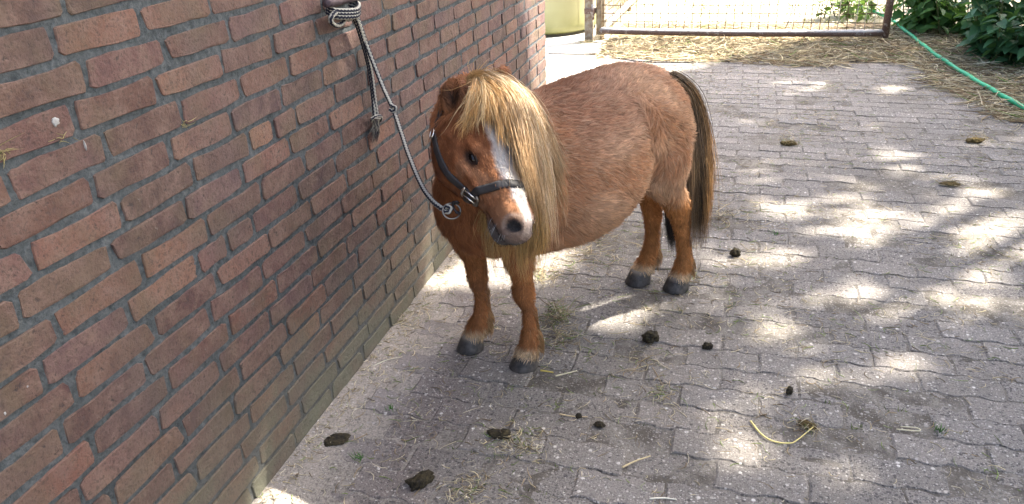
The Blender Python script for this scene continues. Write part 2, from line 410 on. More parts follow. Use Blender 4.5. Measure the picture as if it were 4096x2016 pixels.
# ================================================================== FAR END: slabs, tank, gate, fence, hose, straw, shrubs
k = NT('concrete', .9, .2); n1 = k.noise(5, 5, .6); n2 = k.noise(120, 3, .7)
c = k.mix(k.ramp(n1, [(.35, 0.0), (.7, 1.0)]), (.42, .40, .36), (.54, .51, .46)); c = k.mix(k.ramp(n2, [(.3, .4), (.45, 0.0)]), c, (.25, .23, .2)); k.base(c); k.bump(n2, .4, .003)
M_CONC = k.m
pad = empty('concrete_path', (0, 0, 0)); tag(pad, 'sunlit pale concrete path past the end of the brick wall', kind='structure')
for (x0, x1, y0, y1) in ((-2.6, .035, 4.52, 5.52), (-2.6, .035, 5.535, 6.66), (-2.6, .035, 6.675, 7.30), (-2.6, -.30, 7.315, 9.2)):
    v, f = box_vf((x0, y0, -.08), (x1, y1, -.002)); link('slab', mesh('slab', v, f), M_CONC, pad)

# --- round tank
k = NT('tank_plastic', .45, .4); n1 = k.noise(1.6, 3); n2 = k.noise(9, 4)
z = sepz(k)[2]
c = k.mix(k.ramp(n1, [(.35, 0.0), (.65, 1.0)]), (.34, .335, .17), (.42, .41, .24)); c = k.mix(k.math('MULTIPLY', k.ramp(z, [(.0, 1.0), (.25, 0.0)]), k.math('ADD', n2, .3)), c, (.18, .19, .05)); k.base(c); k.bump(n2, .1, .01)
M_TANK = k.m
tc = np.array([-.86, 7.97]); tr = .55
prof = [(tr*.0, .02), (tr*.93, .02), (tr*.985, .05), (tr, .10), (tr, .55), (tr*1.012, .57), (tr*1.012, .60), (tr, .62), (tr, 1.10), (tr*1.012, 1.12), (tr*1.012, 1.15), (tr, 1.17), (tr, 1.5), (tr*.9, 1.62), (tr*.4, 1.70), (0, 1.72)]
K = 72; V = []; F = []
for (r_, z_) in prof: V += [(tc[0]+r_*math.cos(2*math.pi*j/K), tc[1]+r_*math.sin(2*math.pi*j/K), z_) for j in range(K)]
for i in range(len(prof)-1): F += [(i*K+j, i*K+(j+1) % K, (i+1)*K+(j+1) % K, (i+1)*K+j) for j in range(K)]
tk = empty('water_tank', (tc[0], tc[1], 0)); tag(tk, 'pale yellow-green round plastic tank behind the far end of the brick wall', 'tank')
put(link('tank_body', mesh('tank_body', V, F, True), M_TANK), tk)
V, F = tube_vf([(tc[0], tc[1], 1.70), (tc[0], tc[1], 1.78)], .22, 24); put(link('lid', mesh('lid', V, F), M_TANK), tk)
V, F = tube_vf([(tc[0], tc[1], -.045), (tc[0], tc[1], .021)], tr*.95, 48); put(link('base_ring', mesh('base_ring', V, F), simple('tank_base', (.05, .045, .03), .9)), tk)

# --- gate post, gate
k = NT('rusty_paint', .75, .4); n1 = k.noise(22, 5, .65); n2 = k.noise(110, 4, .7); nrm = k.n('ShaderNodeNewGeometry').outputs['Normal']
c = k.mix(k.ramp(n2, [(.35, 0.0), (.65, 1.0)]), (.085, .052, .040), (.17, .110, .085))
sp = k.n('ShaderNodeSeparateXYZ'); k.l(nrm, sp.inputs[0])
lime = k.math('MULTIPLY', k.ramp(sp.outputs[2], [(.25, 0.0), (.65, 1.0)]), k.ramp(n1, [(.34, .35), (.50, 1.0)]))
c = k.mix(lime, c, (.58, .55, .51)); c = k.mix(k.ramp(n1, [(.58, 0.0), (.66, .7)]), c, (.40, .37, .33)); k.base(c); k.bump(n2, .6, .004); M_RUST = k.m
k = NT('weathered_zinc', .6, .4); n1 = k.noise(30, 5, .6)
c = k.mix(k.ramp(n1, [(.4, 0.0), (.62, 1.0)]), (.22, .195, .15), (.15, .10, .06)); k.base(c); k.bump(n1, .3, .003); M_ZINC = k.m
M_WIRE = simple('rusty_wire', (.085, .052, .026), .8, .3, 0, 60, .4)
M_WIREP = simple('pale_wire', (.40, .36, .30), .7, .3, 0, 60, .3)
gl = G(1497, 103); gr = G(2229, 112); gl = np.array([gl[0], gl[1], 0]); gr = np.array([gr[0], gr[1], 0])
gd = (gr-gl)/np.linalg.norm(gr-gl); GW_ = np.linalg.norm(gr-gl); gn = np.array([-gd[1], gd[0], 0])
gp = empty('gate_post', tuple(gl - gd*.055)); tag(gp, 'weathered square metal gate post beside the round tank', 'post')
def obox(c, hx, hy, z0, z1, bev=0):
    c = np.asarray(c, float); V = []
    for z_ in (z0, z1):
        for sx_, sy_ in ((-1, -1), (1, -1), (1, 1), (-1, 1)):
            q = c + gd*hx*sx_ + gn*hy*sy_; V.append((q[0], q[1], z_))
    return V, [(0, 3, 2, 1), (4, 5, 6, 7), (0, 1, 5, 4), (1, 2, 6, 5), (2, 3, 7, 6), (3, 0, 4, 7)]
pc = gl - gd*.055
def bev_obj(name, vf, mat, parent, w=.004):
    me = mesh(name, *vf); bm = bmesh.new(); bm.from_mesh(me); bmesh.ops.bevel(bm, geom=bm.edges[:], offset=w, segments=2, affect='EDGES'); bm.to_mesh(me); bm.free()
    return put(link(name, me, mat), parent) if parent else link(name, me, mat)
bev_obj('post_shaft', obox(pc, .036, .036, -.06, 1.35), M_ZINC, gp)
bev_obj('post_cap', obox(pc, .042, .042, 1.351, 1.37), M_ZINC, gp)
bev_obj('hinge_bracket', obox(pc + gd*.012 - gn*.002, .050, .044, .245, .30), M_RUST, gp)
hp = pc + gd*.045 - gn*.045; V, F = tube_vf([(hp[0], hp[1], .20), (hp[0], hp[1], .33)], .013, 10); put(link('hinge_pin', mesh('hinge_pin', V, F, True), M_RUST), gp)
gate = empty('mesh_gate', tuple(gl)); tag(gate, 'rusty tubular yard gate with square wire mesh at the back', 'gate')
def P3(t, z, off=0): q = gl + gd*t + gn*off; return (q[0], q[1], z)
put(tube('stile', [P3(.035, .06), P3(.035, .5), P3(.035, 1.18)], .026, M_ZINC, k=12), gate)
put(tube('stile', [P3(GW_-.02, .058), P3(GW_-.02, .5), P3(GW_-.02, 1.18)], .030, M_RUST, k=12), gate)
zb = lambda t: .095 - .012*math.sin(math.pi*t/GW_)
put(tube('bottom_rail', [P3(t, zb(t)) for t in np.linspace(.045, GW_-.03, 14)], .030, M_RUST, k=14), gate)
put(tube('top_rail', [P3(.02, 1.18), P3(GW_-.01, 1.18)], .028, M_RUST, k=12), gate)
rs = random.Random(5); t = .095; iw = 0
while t < GW_-.06:
    m_ = M_WIREP if (t > GW_*.80 and rs.random() < .5) else M_WIRE
    pts = [P3(t+rs.uniform(-.004, .004), zz, -.004) for zz in np.linspace(zb(t)+.02, 1.16, 12)]
    if iw in (22, 24): pts = [P3(t+(.05 if iw == 22 else .02)*math.sin((zz-.1)*7), zz, -.004) for zz in np.linspace(zb(t)+.02, 1.16, 12)]
    put(tube('wire', pts, .0036, m_, k=5), gate); t += .0705; iw += 1
z_ = .175
while z_ < 1.15:
    put(tube('wire', [P3(t, z_+rs.uniform(-.003, .003), .002) for t in np.linspace(.06, GW_-.05, 20)], .0038, M_WIRE, k=5), gate); z_ += .072

# --- mesh fence panel standing back from the gate post
fa = G(1514, 86); fb = G(1600, 0); fd = (fb-fa)/np.linalg.norm(fb-fa); FL = 3.4
fen = empty('mesh_fence', (fa[0], fa[1], 0)); tag(fen, 'wire mesh fence panel running away behind the left end of the gate', 'fence')
def Q3(t, z): q = fa + fd*t; return (q[0], q[1], z)
put(tube('bottom_rail', [Q3(0, .04), Q3(FL, .04)], .034, M_CONC, k=10), fen)
put(tube('top_rail', [Q3(0, 1.15), Q3(FL, 1.15)], .022, M_ZINC, k=10), fen)
for t in (0.02, FL/2, FL): put(tube('fence_post', [Q3(t, -.06), Q3(t, 1.2)], .024, M_ZINC, k=10), fen)
for i in range(int(FL/.07)):
    t = .06 + i*.07
    put(tube('wire', [Q3(t, .06), Q3(t, 1.14)], .0034, M_WIRE, k=4), fen)
for i in range(15): put(tube('wire', [Q3(.03, .1+i*.07), Q3(FL-.02, .1+i*.07)], .0034, M_WIRE, k=4), fen)

# --- hose
k = NT('hose_green', .42, .5); n1 = k.noise(35, 3); k.base(k.mix(k.ramp(n1, [(.35, 0.0), (.7, 1.0)]), (.002, .30, .12), (.006, .42, .18))); M_HOSE = k.m
hp = [G(x, y)[:2] for x, y in ((2150, 12), (2200, 35), (2242, 62), (2290, 100), (2345, 143), (2420, 194), (2500, 243), (2576, 286), (2660, 325), (2800, 380))]
hz = [-.015, .0, .022, .018, .014, .013, .0145, .014, .014, .014]
HP = spline([(a[0], a[1], z_+.012) for a, z_ in zip(hp, hz)], 90); HP[:, 2] += .002*np.sin(np.arange(90)*.9)
HP[:, 2] += .008
hs = tube('garden_hose', HP, .0140, M_HOSE, k=12); tag(hs, 'bright green garden hose snaking across the straw at the right', 'hose')

# --- thin dark tube standing in for a shadow line on the ground
M_BLACK = simple('shadow_line_dark', (.02, .02, .02), .6)
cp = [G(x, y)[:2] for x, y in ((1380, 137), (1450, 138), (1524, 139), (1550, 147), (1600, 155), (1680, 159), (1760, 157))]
cb = tube('shadow_line', spline([(a[0], a[1], .005) for a in cp], 50), .0045, M_BLACK, k=6); tag(cb, 'thin dark strip standing in for a shadow line on the sunlit ground in front of the gate', 'shadow line')

# ------------------------------------------------------------------ straw and hay litter
def straw_paths(pts, len_lo, len_hi, kn=5, lift=.012, curl=.5, rs=np.random):
    n = len(pts); ang = rs.uniform(0, 2*math.pi, n); ln = rs.uniform(len_lo, len_hi, n)
    cv = rs.normal(0, curl, n); out = np.zeros((n, kn, 3)); p = np.array(pts, float)[:, :3].copy(); a = ang.copy()
    zz = rs.uniform(0, lift, n); sl_ = rs.normal(0, lift, n)
    for i in range(kn):
        out[:, i, :] = p; out[:, i, 2] = p[:, 2] + np.clip(zz + sl_*i/kn, .0015, None)
        p[:, 0] += np.cos(a)*ln/(kn-1); p[:, 1] += np.sin(a)*ln/(kn-1); a += cv/(kn-1)*2
    return out
STRAW = np.array([(.62, .54, .34), (.52, .43, .26), (.68, .61, .44), (.36, .27, .15), (.20, .145, .085), (.56, .49, .33)])
def straw_cols(n, green=0.0):
    c = STRAW[np.random.randint(0, len(STRAW), n)]*np.random.uniform(.7, 1.15, (n, 1))
    g = np.random.random(n) < green; c[g] = np.array([.20, .27, .08])*np.random.uniform(.7, 1.2, (g.sum(), 1)); return c
k = NT('straw', .75, .3); c = k.attr('Col'); k.base(c)
tr_ = k.n('ShaderNodeBsdfTranslucent'); k.l(c, tr_.inputs[0]); mx = k.n('ShaderNodeMixShader'); mx.inputs[0].default_value = .25
k.l(k.b.outputs[0], mx.inputs[1]); k.l(tr_.outputs[0], mx.inputs[2]); k.l(mx.outputs[0], k.out.inputs[0]); M_STRAW = k.m
def in_straw(x, y):
    e = mnoise.noise((x*1.7, y*1.7, 8))*.28
    band = (y > 6.40+e+.12*max(0, 1-x)) and y < 8.3 and -.1 < x < 3.3
    right = x > (2.30 + .55*max(0, 5.9-y)*.55 + e*.8) and y > 3.9 and x < 5 and y < 8
    return band or right
pts = []
while len(pts) < 12500:
    x, y = random.uniform(-.1, 4.2), random.uniform(3.9, 8.0)
    if in_straw(x, y): pts.append((x, y, .004))
pts = np.array(pts); ph = straw_paths(pts, .05, .24, 5, .030, .5)
wd = np.random.uniform(.0018, .0042, len(pts))
st = link('straw_litter', strands_mesh('straw_litter', ph, wd, straw_cols(len(pts), .04)), M_STRAW)
tag(st, 'trampled yellow straw spread before the gate and along the hose', 'straw', kind='stuff')
# bed of trodden straw mould under it
k = NT('straw_mould', .95, .1); n1 = k.noise(7, 5, .7); n2 = k.noise(75, 4, .7)
c = k.mix(k.ramp(n1, [(.35, 0.0), (.65, 1.0)]), (.16, .115, .07), (.27, .215, .145)); c = k.mix(k.ramp(n2, [(.35, .6), (.55, 0.0)]), c, (.05, .038, .022)); c = k.mix(k.ramp(n2, [(.6, 0.0), (.75, .7)]), c, (.36, .31, .19)); k.base(c); k.bump(n2, 1, .015)
M_MOULD = k.m
gx = np.arange(-.15, 4.4, .06); gyy = np.arange(3.8, 8.4, .06); idx = {}; VV = []; Q = []
for i, x in enumerate(gx):
    for j, y in enumerate(gyy):
        if in_straw(x, y): idx[i, j] = len(VV); VV.append((x, y, .004 + .010*mnoise.noise((x*5, y*5, 4))))
Q = [(idx[i, j], idx[i+1, j], idx[i+1, j+1], idx[i, j+1]) for (i, j) in idx if (i+1, j) in idx and (i, j+1) in idx and (i+1, j+1) in idx]
tag(link('straw_bed', fast_mesh('straw_bed', VV, Q, True), M_MOULD), 'brown trodden straw mould under the loose straw', kind='structure')

# ------------------------------------------------------------------ leaves, shrubs
def leaf_vf(kind, rs):
    """toothed leaf along +Y, unit length, folded on the midrib"""
    if kind == 'nettle':
        half = [(0, .0), (.22, .02), (.36, .14), (.33, .20), (.42, .30), (.36, .37), (.38, .47), (.29, .54), (.29, .65), (.18, .73), (.16, .83), (.05, .92), (0, 1.0)]
    else:
        half = [(0, 0), (.20, -.04), (.36, .10), (.30, .20), (.44, .36), (.33, .46), (.36, .60), (.22, .68), (.20, .82), (.08, .86), (0, 1.0)]
    V = []; F = []; mid = []
    for (x, y) in half: mid.append(len(V)); V.append((0, y, -.18*y*y))
    n = len(half); L_ = []; R_ = []
    for s_, arr in ((-1, L_), (1, R_)):
        for (x, y) in half: arr.append(len(V)); V.append((s_*x, y, x*.32 - .18*y*y + rs.uniform(-.012, .012)))
    for i in range(n-1):
        F.append((mid[i], mid[i+1], L_[i+1], L_[i])); F.append((mid[i+1], mid[i], R_[i], R_[i+1]))
    return V, F
def leaf_mat(name, c0, c1, single=True):
    k = NT(name, .5, .4)
    rnd = k.n('ShaderNodeObjectInfo').outputs['Random'] if single else k.attr('rnd', 'Fac')
    n1 = k.noise(30, 3); c = k.mix(rnd, c0, c1); c = k.mix(k.math('MULTIPLY', n1, .35), c, tuple(x*.5 for x in c0)); k.base(c)
    t_ = k.n('ShaderNodeBsdfTranslucent'); k.l(k.mix(.5, c, (.15, .30, .03)), t_.inputs[0]); mx = k.n('ShaderNodeMixShader'); mx.inputs[0].default_value = .28
    k.l(k.b.outputs[0], mx.inputs[1]); k.l(t_.outputs[0], mx.inputs[2]); k.l(mx.outputs[0], k.out.inputs[0]); k.bump(n1, .3, .003); return k.m
M_STEM = simple('green_stem', (.10, .12, .045), .7)
def shrub(name, label, cat, stems, kind, size, nleaf, c0, c1, single_n, seed, group=None, bowl=None):
    """stems: list of (base xyz, tip xyz); leaves in pairs along each stem"""
    rs = random.Random(seed); root = empty(name, tuple(stems[0][0])); tag(root, label, cat, group)
    ms = leaf_mat(name+'_leaf', c0, c1, True); mj = leaf_mat(name+'_leaf_mass', c0, c1, False)
    LMs = []
    for _ in range(4):
        v, f = leaf_vf(kind, rs); m_ = mesh('leaf', v, f, True); m_.materials.append(ms); LMs.append(m_)
    allL = []; sv = []
    per = max(1, nleaf//len(stems))
    for (b, t) in stems:
        b = np.array(b, float); t = np.array(t, float); mid = (b+t)/2 + np.array([0, 0, .10*np.linalg.norm(t-b)])
        P = spline([b, mid, t], 12); sv.append(tube_vf(P, np.linspace(.006, .002, 12), 5))
        hdg = rs.uniform(0, 6.28)
        for q in range(per):
            f_ = .12 + .88*(q/per); i = min(10, int(f_*11)); p = P[i] + (P[i+1]-P[i])*(f_*11-i if f_*11-i < 1 else 1)
            hdg += 2.4 + rs.uniform(-.5, .5); sz = size*(1.15-.55*f_)*rs.uniform(.7, 1.15)
            d = np.array([math.cos(hdg), math.sin(hdg), rs.uniform(-.75, .15)]); d /= np.linalg.norm(d)
            p = p + d*.02; upv = np.array([rs.gauss(0, .25), rs.gauss(0, .25), 1.0])
            x_ = np.cross(d, upv); x_ /= np.linalg.norm(x_); z_ = np.cross(x_, d)
            allL.append((p, x_, d, z_, sz))
    def key(L_):
        q = to_px(L_[0] + L_[2]*L_[4]*.5)
        return -(L_[4]/q[2]) if (0 < q[0] < 2576 and -30 < q[1] < 1268 and q[2] > 0) else q[2]
    # nearest, largest leaves first
    allL.sort(key=key); jv = []; jr = []
    for i, (p, x_, d, z_, sz) in enumerate(allL):
        if i < single_n:
            o = link('leaf', rs.choice(LMs)); o.matrix_world = Matrix(((x_[0]*sz, d[0]*sz, z_[0]*sz, p[0]), (x_[1]*sz, d[1]*sz, z_[1]*sz, p[1]), (x_[2]*sz, d[2]*sz, z_[2]*sz, p[2]), (0, 0, 0, 1)))
            mw = o.matrix_world.copy(); o.parent = root; o.matrix_parent_inverse = Matrix.Translation(root.location).inverted()
        else:
            v, f = leaf_vf(kind, rs); v = [tuple(p + (x_*a + d*b_ + z_*c_)*sz) for a, b_, c_ in v]; jv.append((v, f)); jr += [rs.random()]*len(v)
    if jv:
        V, F = merge(jv); o = link('leaf_mass', mesh('leaf_mass', V, F, True, {'rnd': jr}), mj); put(o, root); tag(o, kind='stuff')
    V, F = merge(sv); put(link('stems', mesh('stems', V, F, True), M_STEM), root)
    return root
def clump(cx, cy, rx, ry, n, h0, h1, lean, seed):
    rs = random.Random(seed); out = []
    for i in range(n):
        a = rs.uniform(0, 6.28); r_ = math.sqrt(rs.random()); x = cx+rx*r_*math.cos(a); y = cy+ry*r_*math.sin(a)
        h = rs.uniform(h0, h1); out.append(((x, y, -.03), (x+lean[0]*rs.uniform(.3, 1.2)+rs.gauss(0, .08), y+lean[1]*rs.uniform(.3, 1.2)+rs.gauss(0, .08), h)))
    return out
shrub('nettle_plant', 'tall dark green nettles leaning over the hose in the far right corner', 'nettles',
      clump(3.25, 6.95, .42, .50, 38, .40, 1.05, (-.22, -.22), 1) + clump(3.20, 6.62, .42, .26, 24, .12, .42, (-.20, -.16), 2), 'nettle', .15, 1100, (.035, .105, .045), (.090, .215, .095), 250, 4)
shrub('bramble_shrub', 'lobed-leaf green shrub just right of the gate behind the hose', 'shrub',
      clump(2.80, 7.95, .42, .42, 38, .20, 0.9, (-.12, -.16), 3), 'lobed', .12, 950, (.045, .13, .034), (.12, .26, .075), 200, 5)
shrub('dark_hedge', 'dark leafy hedge mass behind the nettles at the right edge', 'hedge',
      clump(4.4, 7.6, .9, .9, 46, .7, 1.6, (-.1, -.1), 6), 'lobed', .12, 900, (.025, .075, .025), (.06, .14, .045), 60, 6)
shrub('yellow_green_weed', 'sunlit yellow-green weeds growing behind the right end of the gate', 'weed',
      clump(2.15, 8.9, .45, .40, 26, .15, .6, (-.05, -.10), 7), 'lobed', .085, 360, (.10, .17, .03), (.18, .27, .06), 120, 7)
shrub('leafy_weed', 'low sunlit weeds beyond the gate beside the wire mesh fence', 'weed',
      clump(.16, 10.6, .42, .30, 16, .12, .30, (0, -.05), 9), 'lobed', .085, 220, (.10, .18, .03), (.17, .28, .06), 80, 8)
# bleached grass beyond the gate
n = 5200; pts = np.column_stack([np.random.uniform(-2.5, 5.0, n), np.random.uniform(7.7, 14.5, n), np.full(n, -.045)])
ph = np.zeros((n, 4, 3)); lean = np.random.normal(0, .045, (n, 2)); hh = np.random.uniform(.02, .09, n)
for i in range(4):
    f_ = i/3; ph[:, i, :2] = pts[:, :2] + lean*f_**1.5; ph[:, i, 2] = pts[:, 2] + hh*f_
gc = np.array([(.42, .40, .16), (.50, .45, .22), (.26, .32, .09), (.33, .36, .12)])[np.random.randint(0, 4, n)]
tag(link('dry_grass', strands_mesh('dry_grass', ph, np.random.uniform(.002, .005, n), gc), M_STRAW), 'sun-bleached short grass beyond the gate', 'grass', kind='stuff')
# ================================================================== SHADE TREE (stands right of the view; throws the dappled shade)
def gshadow(q):       # where the shadow of a point falls on z = 0
    q = np.asarray(q, float); return q[..., :2] - SUN[:2]*(q[..., 2:3]/SUN[2])
HOLES = []            # (gx, gy, radius, chance that a leaf inside is missing)
for dx, dy, r_, k_ in ((1950, 655, .085, 1), (1905, 640, .11, .75), (1850, 652, .09, .7), (2520, 605, .20, 1), (2440, 545, .13, .85), (2370, 560, .11, .7), (2560, 560, .14, .9),
        (2200, 715, .09, .85), (2240, 690, .08, .75), (2300, 760, .10, .8), (2170, 745, .08, .8), (2350, 700, .09, .8), (2120, 665, .07, .6), (2080, 760, .07, .6), (2420, 745, .10, .8), (2480, 690, .09, .7),
        (1830, 752, .09, .85), (1760, 765, .09, .85), (1930, 775, .06, .6), (2000, 845, .10, .85), (1930, 845, .06, .5), (2235, 925, .08, .85), (2310, 915, .07, .6), (1970, 420, .12, .92), (2050, 430, .10, .8), (1930, 440, .10, .8),
        (2265, 400, .12, .97), (2240, 375, .09, .8), (2340, 430, .11, .85), (2130, 560, .10, .75), (1880, 455, .09, .7), (2520, 490, .12, .85), (2380, 490, .10, .8), (1990, 520, .10, .7), (2250, 560, .10, .8), (2180, 600, .09, .75), (2050, 600, .09, .7),
        (1960, 208, .14, .8), (2035, 213, .13, .95), (2245, 222, .10, 1), (1880, 215, .10, .8), (1960, 235, .10, .5), (2260, 245, .10, .5), (2140, 385, .07, .4),
        (1900, 1130, .08, .32), (735, 1205, .07, .95), (1080, 1150, .05, .35), (1110, 1090, .05, .3),
        (1240, 660, .13, .95), (1180, 690, .10, .85), (1140, 720, .08, .8), (1290, 690, .10, .9), (1360, 690, .10, .8), (1440, 640, .10, .6), (1540, 790, .09, .95), (1500, 800, .08, .9), (1380, 650, .10, .7)):
    g = G(dx, dy); HOLES.append((g[0], g[1], r_, k_))
for dx, dy, r_, k_ in ((880, 90, .09, 1), (888, 140, .06, .8), (945, 70, .06, .6), (1085, 600, .08, .95), (1070, 680, .08, .95), (690, 1125, .09, 1), (615, 860, .02, .35)):
    q = WL(dx, dy); g = gshadow(q); HOLES.append((g[0], g[1], r_, k_))
for dx, dy, dep, r_, k_ in ((1205, 250, 1.93, .09, .9), (1235, 330, 1.90, .07, .85), (1290, 300, 1.95, .08, .75), (1285, 440, 1.86, .05, .85), (1325, 520, 1.84, .05, .85), (1310, 560, 1.84, .03, .4), (1250, 215, 2.0, .08, .8),
        (1350, 330, 2.05, .07, .5), (1740, 560, 2.75, .06, .8), (1745, 480, 2.72, .07, .7), (1775, 420, 2.75, .08, .6), (1740, 620, 2.8, .05, .7), (1640, 560, 2.85, .05, .5), (1560, 180, 2.5, .10, .45), (1450, 380, 2.2, .10, .25), (1620, 300, 2.4, .12, .3)):
    g = gshadow(unproj(dx, dy, dep)); HOLES.append((g[0], g[1], r_, k_))
HA = np.array(HOLES)
EDGE = [(-3.5, 1.8), (-.9, 3.57), (-.3, 3.99), (0, 4.2), (.25, 5.1), (.62, 6.0), (1.0, 6.6), (1.7, 7.3), (2.1, 8.2), (2.6, 10), (3.2, 14)]
def edge_y(x): return np.interp(x, [e[0] for e in EDGE], [e[1] for e in EDGE])
rng = np.random.RandomState(21); N_LEAF = 78000
g = np.column_stack([rng.uniform(-4.0, 6.0, N_LEAF), rng.uniform(-5.0, 11.4, N_LEAF)])
g[:6000] = np.column_stack([rng.uniform(-1.3, -.03, 6000), rng.uniform(-.3, 3.5, 6000)])     # leaves packed in to keep stray sun flecks off the wall
t = rng.uniform(8.5, 14.0, N_LEAF)
ex = ((g[:, 0]-1.0)/5.0)**2 + ((g[:, 1]-3.2)/8.2)**2
keep = (ex < 1) & (rng.random(N_LEAF) < np.clip((1.05-ex)*3, 0, 1)) & (g[:, 1] < edge_y(g[:, 0]) - np.where(g[:, 0] < .1, .20, .06) + .05*rng.normal(size=N_LEAF))
d2 = np.sqrt((g[:, None, 0]-HA[None, :, 0])**2 + (g[:, None, 1]-HA[None, :, 1])**2)
u_ = rng.random((N_LEAF, len(HA)))
keep &= ~((d2 < HA[None, :, 2]*.8+.055) & (u_ < HA[None, :, 3])).any(1)
nzv = np.array([mnoise.noise((x*2.6, y*2.6, 11.0)) + .5*mnoise.noise((x*6.5, y*6.5, 3.0)) for x, y in g])
thin = (g[:, 0] > .95) & (g[:, 0] < 3.6) & (g[:, 1] > 1.6) & (g[:, 1] < 4.9) & (nzv > .10)
keep &= ~(thin & (rng.random(N_LEAF) < .62))
g = g[keep]; t = t[keep]; n = len(g)
P = np.column_stack([g, np.zeros(n)]) + SUN*t[:, None]
sz = rng.uniform(.10, .16, n); a = rng.normal(size=(n, 3)); a /= np.linalg.norm(a, axis=1)[:, None]
b = rng.normal(size=(n, 3)); b -= a*(a*b).sum(1)[:, None]; b /= np.linalg.norm(b, axis=1)[:, None]
V = np.stack([P-a*sz[:, None], P+b*sz[:, None]*.6, P+a*sz[:, None], P-b*sz[:, None]*.6], 1).reshape(-1, 3)
Q = np.arange(4*n).reshape(-1, 4)
tree = empty('shade_tree', (8.2, 8.6, -.05)); tag(tree, 'tall broadleaf tree to the right that throws the dappled shade', 'tree')
o = link('crown', fast_mesh('crown', V, Q, False, {'rnd': np.repeat(rng.random(n), 4)}), leaf_mat('crown_leaf', (.030, .085, .016), (.06, .13, .03), False)); put(o, tree)
k = NT('bark', .95, .1); n1 = k.noise(18, 5, .7); k.base(k.mix(n1, (.07, .055, .04), (.19, .16, .125))); k.bump(n1, 1, .03); M_BARK = k.m
put(tube('trunk', spline([(8.2, 8.6, -.1), (8.15, 8.5, 1.5), (7.9, 8.3, 3.6), (7.6, 8.0, 5.6), (7.2, 7.7, 7.6)], 18), np.linspace(.26, .09, 18), M_BARK, k=14), tree)
for tip in ((4.4, 4.2, 7.6), (3.6, 6.3, 7.9), (5.2, 9.6, 8.3), (7.9, 6.9, 8.6), (5.9, 5.0, 9.3)):
    put(tube('limb', spline([(7.85, 8.25, 3.9), (7.3, 7.6, 5.6), ((7.4+tip[0])/2, (7.6+tip[1])/2, 6.9), tip], 14), np.linspace(.10, .018, 14), M_BARK, k=8), tree)

# unseen hedge added on the right to cut low sky light on the wall
rng = np.random.RandomState(77); n = 9000
hx = rng.uniform(4.7, 5.6, n); hy = rng.uniform(-3.5, 6.6, n); hz = rng.uniform(.02, 2.5, n)
sh = rng.random(n) < .65; hx = np.where(sh, 4.7 + np.abs(rng.normal(0, .10, n)), hx); hz += .10*np.sin(hy*2.3)
P = np.column_stack([hx + .08*np.sin(hy*3.1+hz*2), hy, hz]); sz = rng.uniform(.05, .085, n)
a = rng.normal(size=(n, 3)); a /= np.linalg.norm(a, axis=1)[:, None]; b = rng.normal(size=(n, 3)); b -= a*(a*b).sum(1)[:, None]; b /= np.linalg.norm(b, axis=1)[:, None]
V = np.stack([P-a*sz[:, None], P+b*sz[:, None]*.6, P+a*sz[:, None], P-b*sz[:, None]*.6], 1).reshape(-1, 3)
hg = empty('sky_block_hedge', (5.1, 1.5, -.05)); tag(hg, 'unseen green hedge added at the right to cut low sky light on the wall', 'hedge')
o = link('foliage', fast_mesh('foliage', V, np.arange(4*n).reshape(-1, 4), False, {'rnd': np.repeat(rng.random(n), 4)}), leaf_mat('hedge_leaf', (.025, .075, .018), (.05, .12, .03), False)); put(o, hg); tag(o, kind='stuff')
for y in np.arange(-3.2, 6.5, .9): put(tube('stem', [(5.2, y, -.08), (5.18, y+.05, .8), (5.15, y-.03, 1.7)], [.035, .025, .012], M_BARK, k=7), hg)
# ================================================================== THE PONY
PO = np.array([.859, 2.62, 0]); PHD = np.array([.406, 2.04, 0]) - PO; PHD /= np.linalg.norm(PHD); PLF = np.array([-PHD[1], PHD[0], 0])
def PF(s, l, z): return PO + PHD*s + PLF*l + UPZ*z          # pony frame: forward, left, up
def cam_dir(x, y, t): v = CR*x + CU*y - CFW*t; return v/np.linalg.norm(v)
# head frame
H0 = unproj(1197, 240, 1.975); HN = unproj(1338, 545, 1.845)
HAx = (HN-H0)/np.linalg.norm(HN-H0)
_e1 = np.cross(HAx, -CFW); _e1 /= np.linalg.norm(_e1)         # in-image perpendicular
if _e1 @ CR > 0: _e1 = -_e1
_e2 = -CFW - HAx*(HAx @ -CFW); _e2 /= np.linalg.norm(_e2)
_ph = math.radians(52)
HR = _e1*math.cos(_ph) + _e2*math.sin(_ph); HD = np.cross(HR, HAx)
def HF(a, d, r): return H0 + HAx*a + HD*d + HR*r               # head frame: along, dorsal, right
def loft(rings, k=36):
    """rings: (centre, U, V, expo, eggU) closed with fans"""
    V = []; F = []
    an = np.linspace(0, 2*math.pi, k, endpoint=False)
    for (c, U, W_, ex, egg) in rings:
        cs, sn = np.cos(an), np.sin(an)
        x = np.sign(cs)*np.abs(cs)**ex*(1 - egg*sn); y = np.sign(sn)*np.abs(sn)**ex
        V += [tuple(c + U*a_ + W_*b_) for a_, b_ in zip(x, y)]
    n = len(rings)
    for i in range(n-1): F += [(i*k+j, i*k+(j+1) % k, (i+1)*k+(j+1) % k, (i+1)*k+j) for j in range(k)]
    F.append(tuple(range(k-1, -1, -1))); F.append(tuple((n-1)*k+j for j in range(k)))
    return V, F
def interp_rows(rows, n):
    return spline(np.array(rows, float), n)
parts = []
